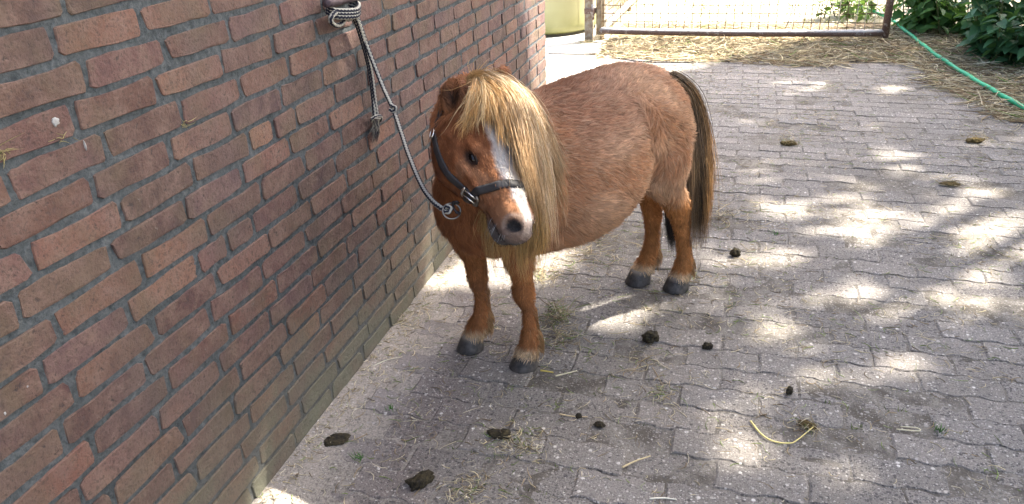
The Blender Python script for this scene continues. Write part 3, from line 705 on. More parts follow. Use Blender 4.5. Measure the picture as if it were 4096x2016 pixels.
# torso: s, top, bottom, halfwidth, lateral shift
T_ = interp_rows([(-.050, .700, .560, .040, .0), (-.035, .750, .520, .085, .0), (0, .792, .470, .130, .0), (.06, .825, .480, .160, 0), (.14, .846, .505, .174, 0), (.22, .850, .470, .190, 0),
                  (.32, .843, .400, .220, 0), (.42, .828, .366, .240, 0), (.52, .813, .358, .234, 0), (.62, .806, .362, .205, 0), (.71, .785, .380, .175, 0), (.79, .735, .400, .145, 0), (.845, .66, .44, .105, 0), (.87, .60, .49, .05, 0)], 40)
rg = []
for s_, tp, bt, w_, sh in T_:
    rg.append((PF(s_, sh, (tp+bt)/2), PLF*w_, UPZ*(tp-bt)/2, .92, .10))
parts.append(loft(rg, 44))
# neck
npts = spline([PF(.64, 0, .60), PF(.72, .005, .665), PF(.785, .035, .745), PF(.835, .085, .835), HF(.03, -.075, 0)], 14)
nr = spline([(.19, .150), (.170, .125), (.140, .100), (.110, .080), (.085, .066)], 14)
Tt = np.gradient(npts, axis=0); rg = []
lat = np.linspace(0, 1, 14)
for i in range(14):
    T1 = Tt[i]/np.linalg.norm(Tt[i]); sd = PLF*(1-lat[i]) + (-HR)*lat[i]; sd = sd - T1*(sd @ T1); sd /= np.linalg.norm(sd)
    up = np.cross(T1, sd); rg.append((npts[i], sd*nr[i][1], up*nr[i][0], .95, .12))
parts.append(loft(rg, 36))
# crest of the neck
# head: a, top d, bottom d, halfwidth
Hh = interp_rows([(-.030, -.030, -.085, .030), (-.015, -.012, -.115, .050), (.015, .0, -.140, .066), (.055, .010, -.165, .080), (.10, .015, -.180, .089), (.145, .014, -.182, .091), (.185, .006, -.168, .080),
                  (.225, .000, -.144, .062), (.262, -.003, -.120, .050), (.30, -.004, -.107, .0445), (.335, -.006, -.102, .0450), (.362, -.013, -.098, .0435), (.382, -.026, -.092, .037), (.393, -.042, -.082, .024)], 30)
rg = []
for a_, tp, bt, w_ in Hh:
    egg = -.10 if a_ < .22 else .06
    rg.append((HF(a_, (tp+bt)/2, 0), HR*w_, HD*(tp-bt)/2, .86, egg*-1))
parts.append(loft(rg, 36))
# lower lip / chin
rg = [(HF(a_, d_, 0), HR*w_, HD*h_, .95, 0) for a_, d_, w_, h_ in ((.285, -.100, .018, .012), (.31, -.104, .028, .017), (.34, -.107, .031, .018), (.362, -.105, .028, .016), (.376, -.100, .017, .010))]
parts.append(loft(rg, 20))
# legs : (s, l, z, rs, rl)
def leg(rows, n=40):
    R = spline(np.array(rows, float), n)
    parts.append(loft([(PF(s_, l_, z_), PHD*a_, PLF*b_, .95, 0) for s_, l_, z_, a_, b_ in R], 24))
FL = [(.71, .080, .58, .110, .055), (.71, .098, .50, .088, .060), (.706, .105, .44, .058, .046), (.703, .105, .416, .050, .042), (.697, .106, .352, .037, .035), (.690, .106, .305, .031, .031), (.689, .105, .267, .0340, .0340), (.685, .104, .240, .0300, .0300), (.676, .104, .212, .0205, .0205),
      (.671, .103, .180, .0195, .0185), (.668, .102, .140, .0215, .0205), (.668, .102, .104, .0285, .0260), (.672, .102, .078, .0300, .0290), (.680, .102, .056, .0335, .0330), (.684, .102, .044, .0350, .0345), (.686, .102, .032, .0340, .0340)]
leg(FL)
FR = [(.73, -.080, .58, .105, .055), (.735, -.096, .48, .085, .060), (.735, -.100, .40, .060, .050), (.733, -.100, .352, .047, .041), (.722, -.100, .301, .036, .033), (.718, -.100, .251, .0335, .0325), (.716, -.100, .222, .0290, .0285), (.713, -.100, .195, .0210, .0210), (.713, -.099, .155, .0210, .0200),
      (.716, -.098, .115, .0270, .0255), (.728, -.098, .090, .0340, .0310), (.738, -.098, .064, .0350, .0335), (.748, -.098, .048, .0355, .0350), (.752, -.098, .034, .0345, .0340)]
leg(FR)
HL = [(.15, .085, .68, .130, .080), (.135, .098, .58, .125, .088), (.118, .106, .51, .100, .070), (.100, .105, .461, .078, .052), (.064, .100, .421, .063, .043), (.024, .093, .379, .056, .038), (-.008, .083, .328, .048, .034), (-.034, .075, .278, .038, .0295), (-.048, .070, .230, .0290, .0255),
      (-.060, .064, .181, .0235, .0225), (-.072, .060, .135, .0250, .0240), (-.076, .057, .100, .0330, .0300), (-.070, .055, .068, .0330, .0315), (-.060, .055, .048, .0355, .0350), (-.056, .055, .034, .0350, .0345)]
leg(HL)
HRt = [(.12, -.080, .68, .125, .075), (.085, -.096, .56, .115, .082), (.035, -.100, .46, .092, .062), (-.015, -.100, .40, .070, .048), (-.041, -.098, .358, .056, .040), (-.049, -.092, .305, .047, .0325), (-.051, -.085, .264, .040, .0295), (-.049, -.080, .223, .0320, .0260), (-.046, -.077, .181, .0265, .0245),
       (-.042, -.075, .139, .0275, .0260), (-.034, -.074, .100, .0350, .0320), (-.016, -.074, .072, .0350, .0330), (.000, -.074, .052, .0370, .0360), (.008, -.074, .036, .0365, .0360)]
leg(HRt)
# ears: curved cups
def ear(sgn, base, tip, face, wid=.024):
    base = np.array(base); tip = np.array(tip); ax = tip-base; Ln = np.linalg.norm(ax); ax = ax/Ln
    face = face - ax*(face @ ax); face /= np.linalg.norm(face); sd = np.cross(ax, face)
    V = []; F = []; n = 11; kk = 9
    for layer in (0, 1):
        for i in range(n):
            f_ = i/(n-1); w_ = wid*(.72+1.0*f_*(1-f_)*1.6)*math.sqrt(max(0, 1-f_**2.6)) + .0015
            for j in range(kk):
                th = (j/(kk-1)-.5)*2*1.35
                rr = w_*(1.0 if layer == 0 else .58)
                q = base + ax*Ln*f_ + sd*math.sin(th)*rr + face*(-math.cos(th)*rr*.9 + w_*.35 + (.0 if layer == 0 else .006*(1-f_)))
                V.append(tuple(q))
    o_ = n*kk
    for i in range(n-1):
        for j in range(kk-1):
            F.append((i*kk+j, i*kk+j+1, (i+1)*kk+j+1, (i+1)*kk+j)); F.append((o_+i*kk+j, o_+(i+1)*kk+j, o_+(i+1)*kk+j+1, o_+i*kk+j+1))
        for j in (0, kk-1): F.append((i*kk+j, (i+1)*kk+j, o_+(i+1)*kk+j, o_+i*kk+j) if j == 0 else (i*kk+j, o_+i*kk+j, o_+(i+1)*kk+j, (i+1)*kk+j))
    for j in range(kk-1): F.append((j, o_+j, o_+j+1, j+1)); F.append(((n-1)*kk+j, (n-1)*kk+j+1, o_+(n-1)*kk+j+1, o_+(n-1)*kk+j))
    return V, F
EAR_R = (HF(.030, -.040, .062), unproj(1141, 190, 1.945)); EAR_L = (HF(.005, -.018, -.050), unproj(1273, 160, 2.05))
parts.append(ear(1, EAR_R[0], EAR_R[1], cam_dir(-.30, -.1, 1.0), .034)); parts.append(ear(-1, EAR_L[0], EAR_L[1], cam_dir(.8, 0, .5), .025))
# union by voxel remesh
V, F = merge(parts); tmp = bpy.data.objects.new('tmp_body', mesh('tmp_body', V, F)); COL.objects.link(tmp)
md = tmp.modifiers.new('r', 'REMESH'); md.mode = 'VOXEL'; md.voxel_size = .0046
dg = bpy.context.evaluated_depsgraph_get(); ev = tmp.evaluated_get(dg); bme = bpy.data.meshes.new_from_object(ev)
bpy.data.objects.remove(tmp)
nv = len(bme.vertices); co = np.empty(nv*3, np.float32); bme.vertices.foreach_get('co', co); co = co.reshape(-1, 3).astype(float)
ed = np.empty(len(bme.edges)*2, np.int32); bme.edges.foreach_get('vertices', ed); ed = ed.reshape(-1, 2)
deg = np.bincount(ed.ravel(), minlength=nv)[:, None].astype(float)
def headc(q): d = q - H0; return d @ HAx, d @ HD, d @ HR
def lap(x):
    s_ = np.zeros_like(x)
    for c_ in range(3):
        s_[:, c_] = np.bincount(ed[:, 0], x[ed[:, 1], c_], nv) + np.bincount(ed[:, 1], x[ed[:, 0], c_], nv)
    return s_/deg - x
ha, hd_, hr = headc(co)
inhead = (ha > .05) & (ha < .45) & (hd_ > -.22) & (np.abs(hr) < .12) & (((co-CAM) @ CFW) < 2.03)
earm = (np.linalg.norm(co-(EAR_R[0]+EAR_R[1])/2, axis=1) < .06) | (np.linalg.norm(co-(EAR_L[0]+EAR_L[1])/2, axis=1) < .06)
pz = co[:, 2]
lw = np.where(inhead, .25, .42); lw = np.where(earm, .08, lw); lw = np.where((pz < .33) & ~inhead, .30, lw); lw = lw[:, None]
for _ in range(26):
    co += lap(co)*lw; co -= lap(co)*lw*.55
# muscle forms of the trunk
ss_, ll_, zz_ = (co-PO) @ PHD, (co-PO) @ PLF, co[:, 2]; side = np.sign(ll_)[:, None]*PLF[None, :]
def tb(s0, z0, rs_, rz_, rot=0.0):
    c_, n_ = math.cos(rot), math.sin(rot); x_ = (ss_-s0)*c_ + (zz_-z0)*n_; y_ = -(ss_-s0)*n_ + (zz_-z0)*c_
    return (np.exp(-(x_/rs_)**2-(y_/rz_)**2)*(~inhead)*np.clip(np.abs(ll_)/.06, 0, 1))[:, None]
co += side*(tb(.70, .60, .07, .14, .25)*.014 - tb(.595, .56, .030, .16, .15)*.010 + tb(.17, .735, .06, .05)*.010 - tb(.235, .60, .035, .11, -.35)*.016 + tb(.10, .60, .07, .12)*.008 + tb(.40, .50, .14, .09)*.010 - tb(.03, .62, .02, .10, .3)*.008)
# sculpted features of the head
def nz0(q, sc): return np.array([mnoise.noise((p[0]*sc, p[1]*sc, p[2]*sc)) for p in q])
ha, hd_, hr = headc(co); sg = np.sign(hr)[:, None]
def gs(a0, d0, ra, rd): return np.exp(-((ha-a0)/ra)**2 - ((hd_-d0)/rd)**2)*inhead*(np.abs(hr) > .012)
co -= HR*sg*(gs(.168, -.040, .020, .016)*.007)[:, None]                       # eye socket
co += HR*sg*(gs(.150, -.020, .022, .012)*.009)[:, None]                       # brow
co += HR*sg*(gs(.215, -.066, .050, .010)*.009)[:, None]                       # facial crest
co -= HR*sg*(gs(.128, -.012, .016, .012)*.007 + gs(.235, -.032, .035, .012)*.004 + gs(.20, -.105, .05, .012)*.004)[:, None]   # hollows
jr_ = np.hypot(ha-.115, hd_+.115); co += HR*sg*(np.exp(-((jr_-.058)/.010)**2)*inhead*(np.abs(hr) > .03)*.0035)[:, None]   # cheek edge
co += HR*sg*(np.where(inhead & (np.abs(hr) > .02), nz0(co, 28)*.0022 + nz0(co, 70)*.0010, 0))[:, None]
co += HR*sg*(gs(.362, -.032, .024, .024)*.008)[:, None]                       # nostril rim
co -= (HR*sg - HAx*.3)*(gs(.366, -.036, .015, .015)*.028)[:, None]            # nostril opening
mth = np.exp(-((hd_-(-.087-.35*(ha-.36)**2-.02*(.36-ha)))/.0032)**2)*inhead*np.clip((ha-.275)/.03, 0, 1)*(ha > .27)
co += lap(co)*0; co -= HR*sg*(mth*.004*(np.abs(hr) > .004))[:, None]; co -= HAx*(mth*.004*(ha > .36))[:, None]
bme.vertices.foreach_set('co', co.astype(np.float32).ravel()); bme.update(); bme.name = 'pony_body'
# ---------------- coat colour from anatomy
def pfc(q): d = q - PO; return d @ PHD, d @ PLF, d[:, 2]
def nz_(q, sc, seed=0): return np.array([mnoise.noise((p[0]*sc+seed, p[1]*sc, p[2]*sc)) for p in q])
def sm(x, a, b): t_ = np.clip((x-a)/(b-a), 0, 1); return t_*t_*(3-2*t_)
def lerp(a, b, t_): return a*(1-t_[:, None]) + np.asarray(b)[None, :]*t_[:, None]
def coat(q, n1=None):
    s_, l_, z_ = pfc(q); a_, d_, r_ = headc(q); dep = (q-CAM) @ CFW
    n1 = nz_(q, 9) if n1 is None else n1; n2 = nz_(q, 30, 5)
    hm = sm(a_, .02, .06)*(d_ > -.24)*(np.abs(r_) < .13)*(dep < 2.05)
    c = np.tile(np.array([.350, .172, .090]), (len(q), 1))                              # roan body
    c = lerp(c, (.450, .275, .170), np.clip(.5+n1*1.3+.5*sm(z_, .62, .42), 0, 1)*.9*sm(s_, .75, .45))
    c = lerp(c, (.275, .112, .050), sm(s_, .52, .80)*.95)                               # chestnut shoulder, neck
    c = lerp(c, (.225, .105, .070), sm(z_, .62, .78)*sm(s_, .20, .32)*sm(s_, .62, .5)*.55)   # darker back
    c = lerp(c, (.300, .128, .044), sm(z_, .46, .36)*np.where(s_ < .16, 1, 0)*1.0)      # hind legs orange brown
    c = lerp(c, (.250, .102, .038), sm(z_, .42, .33)*np.where(s_ > .58, 1, 0))           # fore legs
    c = lerp(c, (.180, .080, .038), sm(z_, .28, .22)*sm(z_, .16, .22)*.6*(s_ > .5))      # knees
    c = lerp(c, (.50, .36, .22), sm(z_, .085, .060)*.85)                                 # pale pasterns
    c = lerp(c, (.24, .20, .15), sm(z_, .050, .040)*.8)
    c = lerp(c, (.030, .022, .018), np.exp(-((z_-.36)/.07)**2)*np.where((l_ < -.035) & (l_ > -.075) & (s_ < .14) & (s_ > -.03), 1, 0)*.0)
    # head
    h = np.tile(np.array([.215, .080, .034]), (len(q), 1))
    h = lerp(h, (.270, .118, .058), sm(a_, .16, .24)*.6); h = lerp(h, (.31, .17, .10), np.clip(n2*1.5, 0, .5)*sm(a_, .12, .2))
    bw = .035 + .008*n2 + .004*n1 - .014*sm(a_, .22, .30) - .007*sm(a_, .29, .34)
    bl = sm(np.abs(r_ + .002), bw + .010, bw - .008)*sm(a_, .085, .12)*sm(d_, -.055, -.022)*(1-.75*sm(a_, .352, .378))
    h = lerp(h, (.29, .145, .075), sm(a_, .24, .33)*.6)
    gm = sm(a_ - .45*(d_+.05), .320, .385)
    h = lerp(h, (.15, .125, .115), gm*.70)
    h = lerp(h, (.095, .080, .075), sm(d_ - .3*(a_-.36), -.064, -.090)*sm(a_, .27, .33))
    h = lerp(h, (.70, .64, .60), bl*.96)
    nst = np.exp(-((a_-.367)/.015)**2-((d_+.036)/.016)**2)*(np.abs(r_) > .015)
    h = lerp(h, (.022, .020, .021), np.clip(nst*2.0, 0, 1))
    h = lerp(h, (.35, .27, .22), np.clip(np.exp(-((np.hypot((a_-.364)/1.0, (d_+.033)/1.15)-.021)/.005)**2)*.55, 0, 1)*(np.abs(r_) > .015)*(a_ < .362))
    ey = np.exp(-(((a_-.172)/.025)**2+((d_+.040)/.0135)**2)**2)*(np.abs(r_) > .04)
    h = lerp(h, (.016, .010, .008), np.clip(ey*1.2, 0, 1)*.95)
    mt = np.exp(-((d_-(-.087-.35*(a_-.36)**2-.02*(.36-a_)))/.0035)**2)*sm(a_, .275, .30)
    h = lerp(h, (.012, .010, .010), mt*.9)
    c = c*(1-hm[:, None]) + h*hm[:, None]
    for (b_, t_) in (EAR_R, EAR_L):
        e_ = np.exp(-(np.linalg.norm(q-(b_*.5+t_*.5)-cam_dir(-.35, -.1, 1)*.012, axis=1)/.024)**2)
        em_ = np.exp(-(np.linalg.norm(q-(b_*.55+t_*.45), axis=1)/.050)**4); c = lerp(c, (.155, .062, .026), em_*.9)
        c = lerp(c, (.018, .011, .008), np.clip(e_*1.5, 0, .93))
    c *= (1 + .10*n2 + .06*n1)[:, None]*np.where(hm > .5, 1.0, 1.16)[:, None]*np.array([1.0, 1.02, 1.0])[None, :]
    return np.clip(c, .005, .9)
bc = coat(co)
a = bme.attributes.new('Col', 'FLOAT_COLOR', 'POINT'); a.data.foreach_set('color', np.concatenate([bc, np.ones((nv, 1))], 1).astype(np.float32).ravel())
k = NT('coat', .75, .12); c = k.attr('Col'); n1 = k.noise(220, 3, .7); k.base(k.mix(.35, c, k.mix(n1, (.25, .25, .25), (1, 1, 1)), 'MULTIPLY')); k.bump(n1, .25, .003)
k.b.inputs['Sheen Weight'].default_value = .05; k.b.inputs['Sheen Roughness'].default_value = .5; M_COAT = k.m
bme.shade_smooth(); bme.materials.clear()
pony = empty('pony', tuple(PF(.36, 0, 0))); tag(pony, 'small chestnut pony with long blond mane and white blaze tethered beside the brick wall', 'pony')
body = put(link('body', bme, M_COAT), pony)
# ---------------- surface lookup
from mathutils.bvhtree import BVHTree
ntri = None
BVH = BVHTree.FromPolygons([tuple(x) for x in co], [tuple(p.vertices) for p in bme.polygons])
def on_body(dx, dy, fallback):
    d = unproj(dx, dy, 1) - CAM; hit = BVH.ray_cast(Vector(CAM), Vector(d))
    if hit[0] is None: return fallback
    return float((np.array(hit[0]) - CAM) @ CFW)
def snap(q, off=.004):
    loc, nrm, i_, dd = BVH.find_nearest(Vector(q)); return np.array(loc) + np.array(nrm)*off, np.array(nrm)
# ---------------- hooves
k = NT('hoof', .55, .4); n1 = k.noise(60, 4); z_ = sepz(k)[2]
st_ = k.n('ShaderNodeTexWave', _wave_type='BANDS', _bands_direction='Z'); st_.inputs['Scale'].default_value = 90; st_.inputs['Distortion'].default_value = 2.5; k.l(k.pos(), st_.inputs['Vector'])
c = k.mix(k.ramp(n1, [(.35, 0.0), (.7, 1.0)]), (.028, .026, .025), (.085, .076, .068)); c = k.mix(k.ramp(z_, [(.040, 0.0), (.054, .8)]), c, (.26, .215, .165)); k.base(c); k.bump(st_.outputs['Fac'], .25, .002); M_HOOF = k.m
def hoof(s_, l_, r_, yaw):
    c0, s0 = math.cos(yaw), math.sin(yaw); fd_ = PHD*c0 + PLF*s0; ld = np.cross(UPZ, fd_); ctr = PF(s_, l_, 0)
    rg = []
    for z_, rr, sh in ((.0005, 1.16, .010), (.004, 1.18, .0105), (.018, 1.10, .006), (.036, 1.0, .000), (.046, .95, -.003), (.054, .80, -.004)):
        rg.append((ctr + fd_*sh + UPZ*z_, fd_*r_*rr*1.06, ld*r_*rr, .95, 0))
    V, F = loft(rg, 28)
    # heel flattening: cut the back a little
    V = [tuple(np.array(v) + fd_*max(0, -(np.array(v)-ctr) @ fd_ - r_*.72)*.75) for v in V]
    put(link('hoof', mesh('hoof', V, F, True), M_HOOF), pony)
hoof(.686, .102, .0370, -.10); hoof(.758, -.098, .0370, .15); hoof(-.052, .055, .0385, .05); hoof(.014, -.074, .0390, .05)
# ---------------- eyes
M_EYE = simple('eye_dark', (.003, .002, .002), .07, .28)
M_LID = simple('lid_skin', (.014, .009, .007), .5, .15)
for sg_ in (1, -1):
    hit = BVH.ray_cast(Vector(HF(.172, -.040, sg_*.16)), Vector(-HR*sg_)); sk, sn = np.array(hit[0]), np.array(hit[1]); sn = sn*.5 + HR*sg_*.5; sn /= np.linalg.norm(sn); ec = sk - sn*.0125
    tu = HAx - sn*(HAx @ sn); tu /= np.linalg.norm(tu); tv = HD - sn*(HD @ sn) - tu*(HD @ tu); tv /= np.linalg.norm(tv)
    bm = bmesh.new(); bmesh.ops.create_uvsphere(bm, u_segments=24, v_segments=16, radius=.0185)
    for v in bm.verts: v.co = Vector(tu*v.co.x + tv*v.co.y*.66 + sn*v.co.z)
    me = bpy.data.meshes.new('eye'); bm.to_mesh(me); bm.free(); me.shade_smooth(); o = link('eye', me, M_EYE); o.location = tuple(ec); put(o, pony)
    # lids: tu points down the nose, tv to the brow
    up_ = [ec + tu*.0205*math.cos(t_) + tv*(.0098*math.sin(t_)+.0005) + sn*(.0095+.0050*math.sin(t_)) for t_ in np.linspace(-.15, math.pi+.15, 13)]
    lo_ = [ec + tu*.0205*math.cos(t_) - tv*.0085*math.sin(t_) + sn*(.0095+.0040*math.sin(t_)) for t_ in np.linspace(0, math.pi, 11)]
    put(tube('eyelid', up_, [.0012]+[.0034]*11+[.0012], M_LID, k=8), o); put(tube('eyelid', lo_, [.0010]+[.0022]*9+[.0010], M_LID, k=8), o)
# ---------------- hair
def hair_mat(name, rough=.5, trans=.25, spec=.4):
    k = NT(name, rough, spec); c = k.attr('Col'); k.base(c)
    t_ = k.n('ShaderNodeBsdfTranslucent'); k.l(c, t_.inputs[0]); mx = k.n('ShaderNodeMixShader'); mx.inputs[0].default_value = trans
    k.l(k.b.outputs[0], mx.inputs[1]); k.l(t_.outputs[0], mx.inputs[2]); k.l(mx.outputs[0], k.out.inputs[0]); return k.m
M_FUR = hair_mat('coat_hair', .62, .18, .14); M_MANE = hair_mat('mane_hair', .42, .30, .45)
def ribbon_mesh(name, paths, wdir, width, cols):
    n, k, _ = paths.shape; tap = np.linspace(1, .12, k)
    off = wdir[:, None, :]*(width[:, None]*tap[None, :])[:, :, None]
    V = np.stack([paths-off, paths+off], 2); idx = np.arange(n*k*2).reshape(n, k, 2)
    Q = np.stack([idx[:, :-1, 0], idx[:, :-1, 1], idx[:, 1:, 1], idx[:, 1:, 0]], -1).reshape(-1, 4)
    C = np.repeat(np.repeat(cols[:, None, :], k, 1)[:, :, None, :], 2, 2).reshape(-1, 3)
    return fast_mesh(name, V.reshape(-1, 3), Q, True, {'Col': C})
# short coat
rng = np.random.RandomState(4)
npol = len(bme.polygons); pa = np.empty(npol, np.float32); bme.polygons.foreach_get('area', pa)
pcn = np.empty(npol*3, np.float32); bme.polygons.foreach_get('center', pcn); pcn = pcn.reshape(-1, 3).astype(float)
pn = np.empty(npol*3, np.float32); bme.polygons.foreach_get('normal', pn); pn = pn.reshape(-1, 3).astype(float)
view = ((CAM - pcn)*pn).sum(1) > -.35                     # also a step round the side
s_, l_, z_ = pfc(pcn); a_, d_, r_ = headc(pcn)
hm0 = (a_ > .045) & (d_ > -.24) & (np.abs(r_) < .13) & (((pcn-CAM) @ CFW) < 2.05)
wgt = pa*np.where(view, 1.0, .30)*np.where(z_ < .045, 0, 1)*np.where(hm0 & view, 2.4, 1.0)
NC = 125000
ii = rng.choice(npol, NC, p=wgt/wgt.sum()); q = pcn[ii] + rng.normal(0, .0022, (NC, 3)); nn = pn[ii]
s_, l_, z_ = pfc(q); a_, d_, r_ = headc(q); dep = (q-CAM) @ CFW
hm = (a_ > .045) & (d_ > -.24) & (np.abs(r_) < .13) & (dep < 2.05)
n1 = nz_(q, 9); n2 = nz_(q, 26, 7); n3 = nz_(q, 60, 3)
dirv = np.tile(-PHD*.92 - UPZ*.24, (NC, 1))
dirv = np.where((s_ > .60)[:, None], -PHD*.35 - UPZ*.9, dirv)
dirv = np.where((z_ < .36)[:, None], -UPZ - PHD*.12, dirv)
dirv = np.where(((s_ < .16) & (z_ < .60))[:, None], -UPZ*.95 - PHD*.35, dirv)
wh = np.exp(-((s_-.215-.25*(z_-.62))/.035)**2)*(z_ > .47)*(z_ < .80)*(~hm); dirv = dirv*(1-wh[:, None]) + (PHD*.35 - UPZ*.95)*wh[:, None]
dirv = np.where(hm[:, None], HAx, dirv)
tw = np.where(hm, .3, 1.0)*(n2*.55 + n3*.25 + n1*.75)
sidev = np.cross(nn, dirv)
dirv = dirv - nn*(dirv*nn).sum(1)[:, None]; dirv /= np.linalg.norm(dirv, axis=1)[:, None] + 1e-6
sidev = np.cross(nn, dirv); dirv = dirv*np.cos(tw)[:, None] + sidev*np.sin(tw)[:, None]
dirv += rng.normal(0, .12, (NC, 3))
ln = np.full(NC, .024); ln = np.where(z_ < .36, .010, ln); ln = np.where((z_ < .47) & (z_ > .3) & (s_ > .12) & (s_ < .66), .027, ln)
ln = np.where(hm, .0075, ln); ln = np.where(hm & (a_ > .30), .003, ln); ln = np.where((z_ < .09), .015, ln)
ln *= rng.uniform(.6, 1.25, NC)
lift = np.where(hm, .12, .24) + .16*n2
p0 = q - nn*.001; p1 = q + dirv*(ln*.5)[:, None] + nn*(ln*lift)[:, None]; p2 = q + dirv*ln[:, None] + nn*(ln*lift*.9)[:, None] - UPZ*(ln*.12)[:, None]
paths = np.stack([p0, p1, p2], 1)
cc = coat(q, n1)*(rng.uniform(.74, 1.24, NC)*(1+np.where(hm, .40, .42)*n3+np.where(hm, .25, .30)*n2))[:, None]
pale = (rng.random(NC) < .22) & ~hm & (z_ > .38) & (s_ < .62); cc[pale] = cc[pale]*.5 + np.array([.46, .31, .20])*.5
wv = np.cross(dirv, nn); wv /= np.linalg.norm(wv, axis=1)[:, None] + 1e-6
o = link('coat', ribbon_mesh('coat', paths, wv, np.where(hm, .0010, .0015)*rng.uniform(.7, 1.3, NC), np.clip(cc, .004, .9)), M_FUR); put(o, pony); tag(o, kind='stuff')

def locks(keys, nlock, nstr, npts, root_sp, tip_sp, colf, width, seed, wave=.004, jit=.006, lmin=.72, frz=.30):
    """keys: list of guides [(x, y, depth), ...]; locks are blended between neighbouring guides"""
    rng = np.random.RandomState(seed); Gd = [spline([unproj(*p) for p in g_], npts) for g_ in keys]; Gd = np.array(Gd)
    P = []; C = []; Wd = []
    for i in range(nlock):
        t_ = rng.uniform(0, len(keys)-1-1e-6); j = int(t_); f_ = t_-j
        g_ = Gd[j]*(1-f_) + Gd[j+1]*f_
        u = np.linspace(0, 1, npts)
        off = rng.normal(0, jit, 3); g_ = g_ + off*(.25+u[:, None]*1.1)
        cut = rng.uniform(lmin, 1.05); g_ = spline(g_, 40); m_ = max(8, int(40*min(cut, 1))); g_ = g_[:m_]; g_ = g_[np.linspace(0, m_-1, npts).astype(int)]
        T, N, B = frames(g_)
        lc = colf(t_/(len(keys)-1), rng)
        ph0, fr = rng.uniform(0, 6.28), rng.uniform(1.2, 2.6)
        for q_ in range(nstr):
            a1, a2 = rng.normal(0, 1, 2); sp = root_sp*(1-u) + tip_sp*u*(1.0-.55*u)
            ph, am = ph0 + rng.normal(0, .6), wave*rng.uniform(.3, 1.2)
            st = g_ + N*(a1*sp)[:, None] + B*(a2*sp)[:, None] + N*(am*u*np.sin(ph+fr*6.28*u))[:, None] + B*(am*u*np.cos(ph*1.3+fr*5*u))[:, None]
            if frz: fr_ = rng.uniform(1-frz, 1.0); uu = u*fr_*(npts-1); i_ = np.minimum(uu.astype(int), npts-2); w_ = (uu-i_)[:, None]; st = st[i_]*(1-w_) + st[i_+1]*w_
            if rng.random() < .11: st = st + np.outer(u**1.5, rng.normal(0, .022, 3))
            P.append(st); C.append(lc*rng.uniform(.72, 1.25)); Wd.append(width*rng.uniform(.6, 1.2))
    return np.array(P), np.array(Wd), np.clip(np.array(C), .01, .9)
BL = [np.array(c) for c in ((.60, .44, .26), (.52, .36, .19), (.68, .55, .38), (.40, .26, .13), (.58, .42, .24))]
def blond(t_, r_): return BL[r_.randint(0, 5)]*r_.uniform(.92, 1.2)
def gold(t_, r_): return np.array((.60, .36, .14))*r_.uniform(.70, 1.15) if r_.random() < .65 else np.array((.68, .51, .28))
FK = [[(1198, 205, 1.955), (1188, 236, 1.912), (1176, 272, 1.894), (1160, 305, 1.886), (1144, 336, 1.880)],
      [(1200, 204, 1.955), (1194, 235, 1.908), (1180, 285, 1.884), (1153, 330, 1.876), (1150, 362, 1.872)],
      [(1203, 202, 1.96), (1204, 235, 1.912), (1198, 290, 1.880), (1188, 335, 1.866), (1188, 372, 1.864)],
      [(1206, 202, 1.96), (1222, 240, 1.912), (1230, 290, 1.878), (1233, 335, 1.862), (1236, 372, 1.860)],
      [(1216, 202, 1.965), (1250, 245, 1.918), (1266, 300, 1.884), (1273, 345, 1.868), (1280, 385, 1.862)],
      [(1220, 200, 1.97), (1264, 242, 1.92), (1286, 310, 1.888), (1298, 370, 1.870), (1308, 420, 1.866)]]
pm, wm, cm = locks(FK, 64, 28, 12, .0042, .0045, gold, .00075, 1, .006, .008, .50, .50)
o = link('forelock', strands_mesh('forelock', pm, wm, cm), M_MANE); put(o, pony); tag(o, 'golden forelock falling over the eyes', kind='stuff')
MK = [[(1212, 199, 1.975), (1268, 236, 1.925), (1296, 305, 1.895), (1308, 380, 1.880), (1320, 440, 1.878), (1340, 520, 1.90), (1350, 600, 1.95)],
      [(1222, 197, 1.99), (1288, 238, 1.955), (1318, 315, 1.935), (1332, 400, 1.935), (1345, 480, 1.955), (1354, 570, 1.985), (1352, 660, 2.04)],
      [(1236, 198, 2.02), (1306, 240, 2.02), (1340, 320, 2.02), (1358, 400, 2.03), (1372, 480, 2.05), (1378, 560, 2.075), (1374, 650, 2.12)],
      [(1252, 203, 2.06), (1322, 250, 2.09), (1356, 330, 2.095), (1378, 410, 2.105), (1391, 480, 2.12), (1393, 530, 2.135), (1392, 575, 2.15)],
      [(1268, 213, 2.11), (1334, 262, 2.155), (1368, 340, 2.145), (1390, 395, 2.145), (1402, 430, 2.15), (1412, 465, 2.16), (1416, 490, 2.165)],
      [(1295, 232, 2.18), (1348, 275, 2.225), (1378, 330, 2.18), (1396, 372, 2.17), (1408, 395, 2.17), (1420, 415, 2.175), (1430, 432, 2.18)]]
pm1, wm1, cm1 = locks(MK[:4], 84, 46, 14, .007, .011, blond, .0008, 2, .012, .017, .46, .45)
pm2, wm2, cm2 = locks(MK[3:], 18, 34, 14, .007, .012, lambda t_, r_: blond(t_, r_)*.85, .0008, 3, .008, .010, .55)
CK = [[(1232, 470, 2.12), (1224, 540, 2.13), (1220, 590, 2.16), (1224, 640, 2.19), (1230, 680, 2.21)],
      [(1268, 480, 2.10), (1262, 560, 2.11), (1262, 620, 2.14), (1268, 670, 2.17), (1280, 715, 2.21)],
      [(1300, 480, 2.09), (1300, 570, 2.10), (1302, 630, 2.13), (1304, 680, 2.17), (1308, 730, 2.21)],
      [(1330, 470, 2.07), (1334, 560, 2.09), (1334, 620, 2.12), (1332, 670, 2.16), (1328, 720, 2.20)],
      [(1356, 470, 2.05), (1360, 560, 2.08), (1358, 610, 2.11), (1354, 650, 2.14), (1350, 690, 2.18)]]
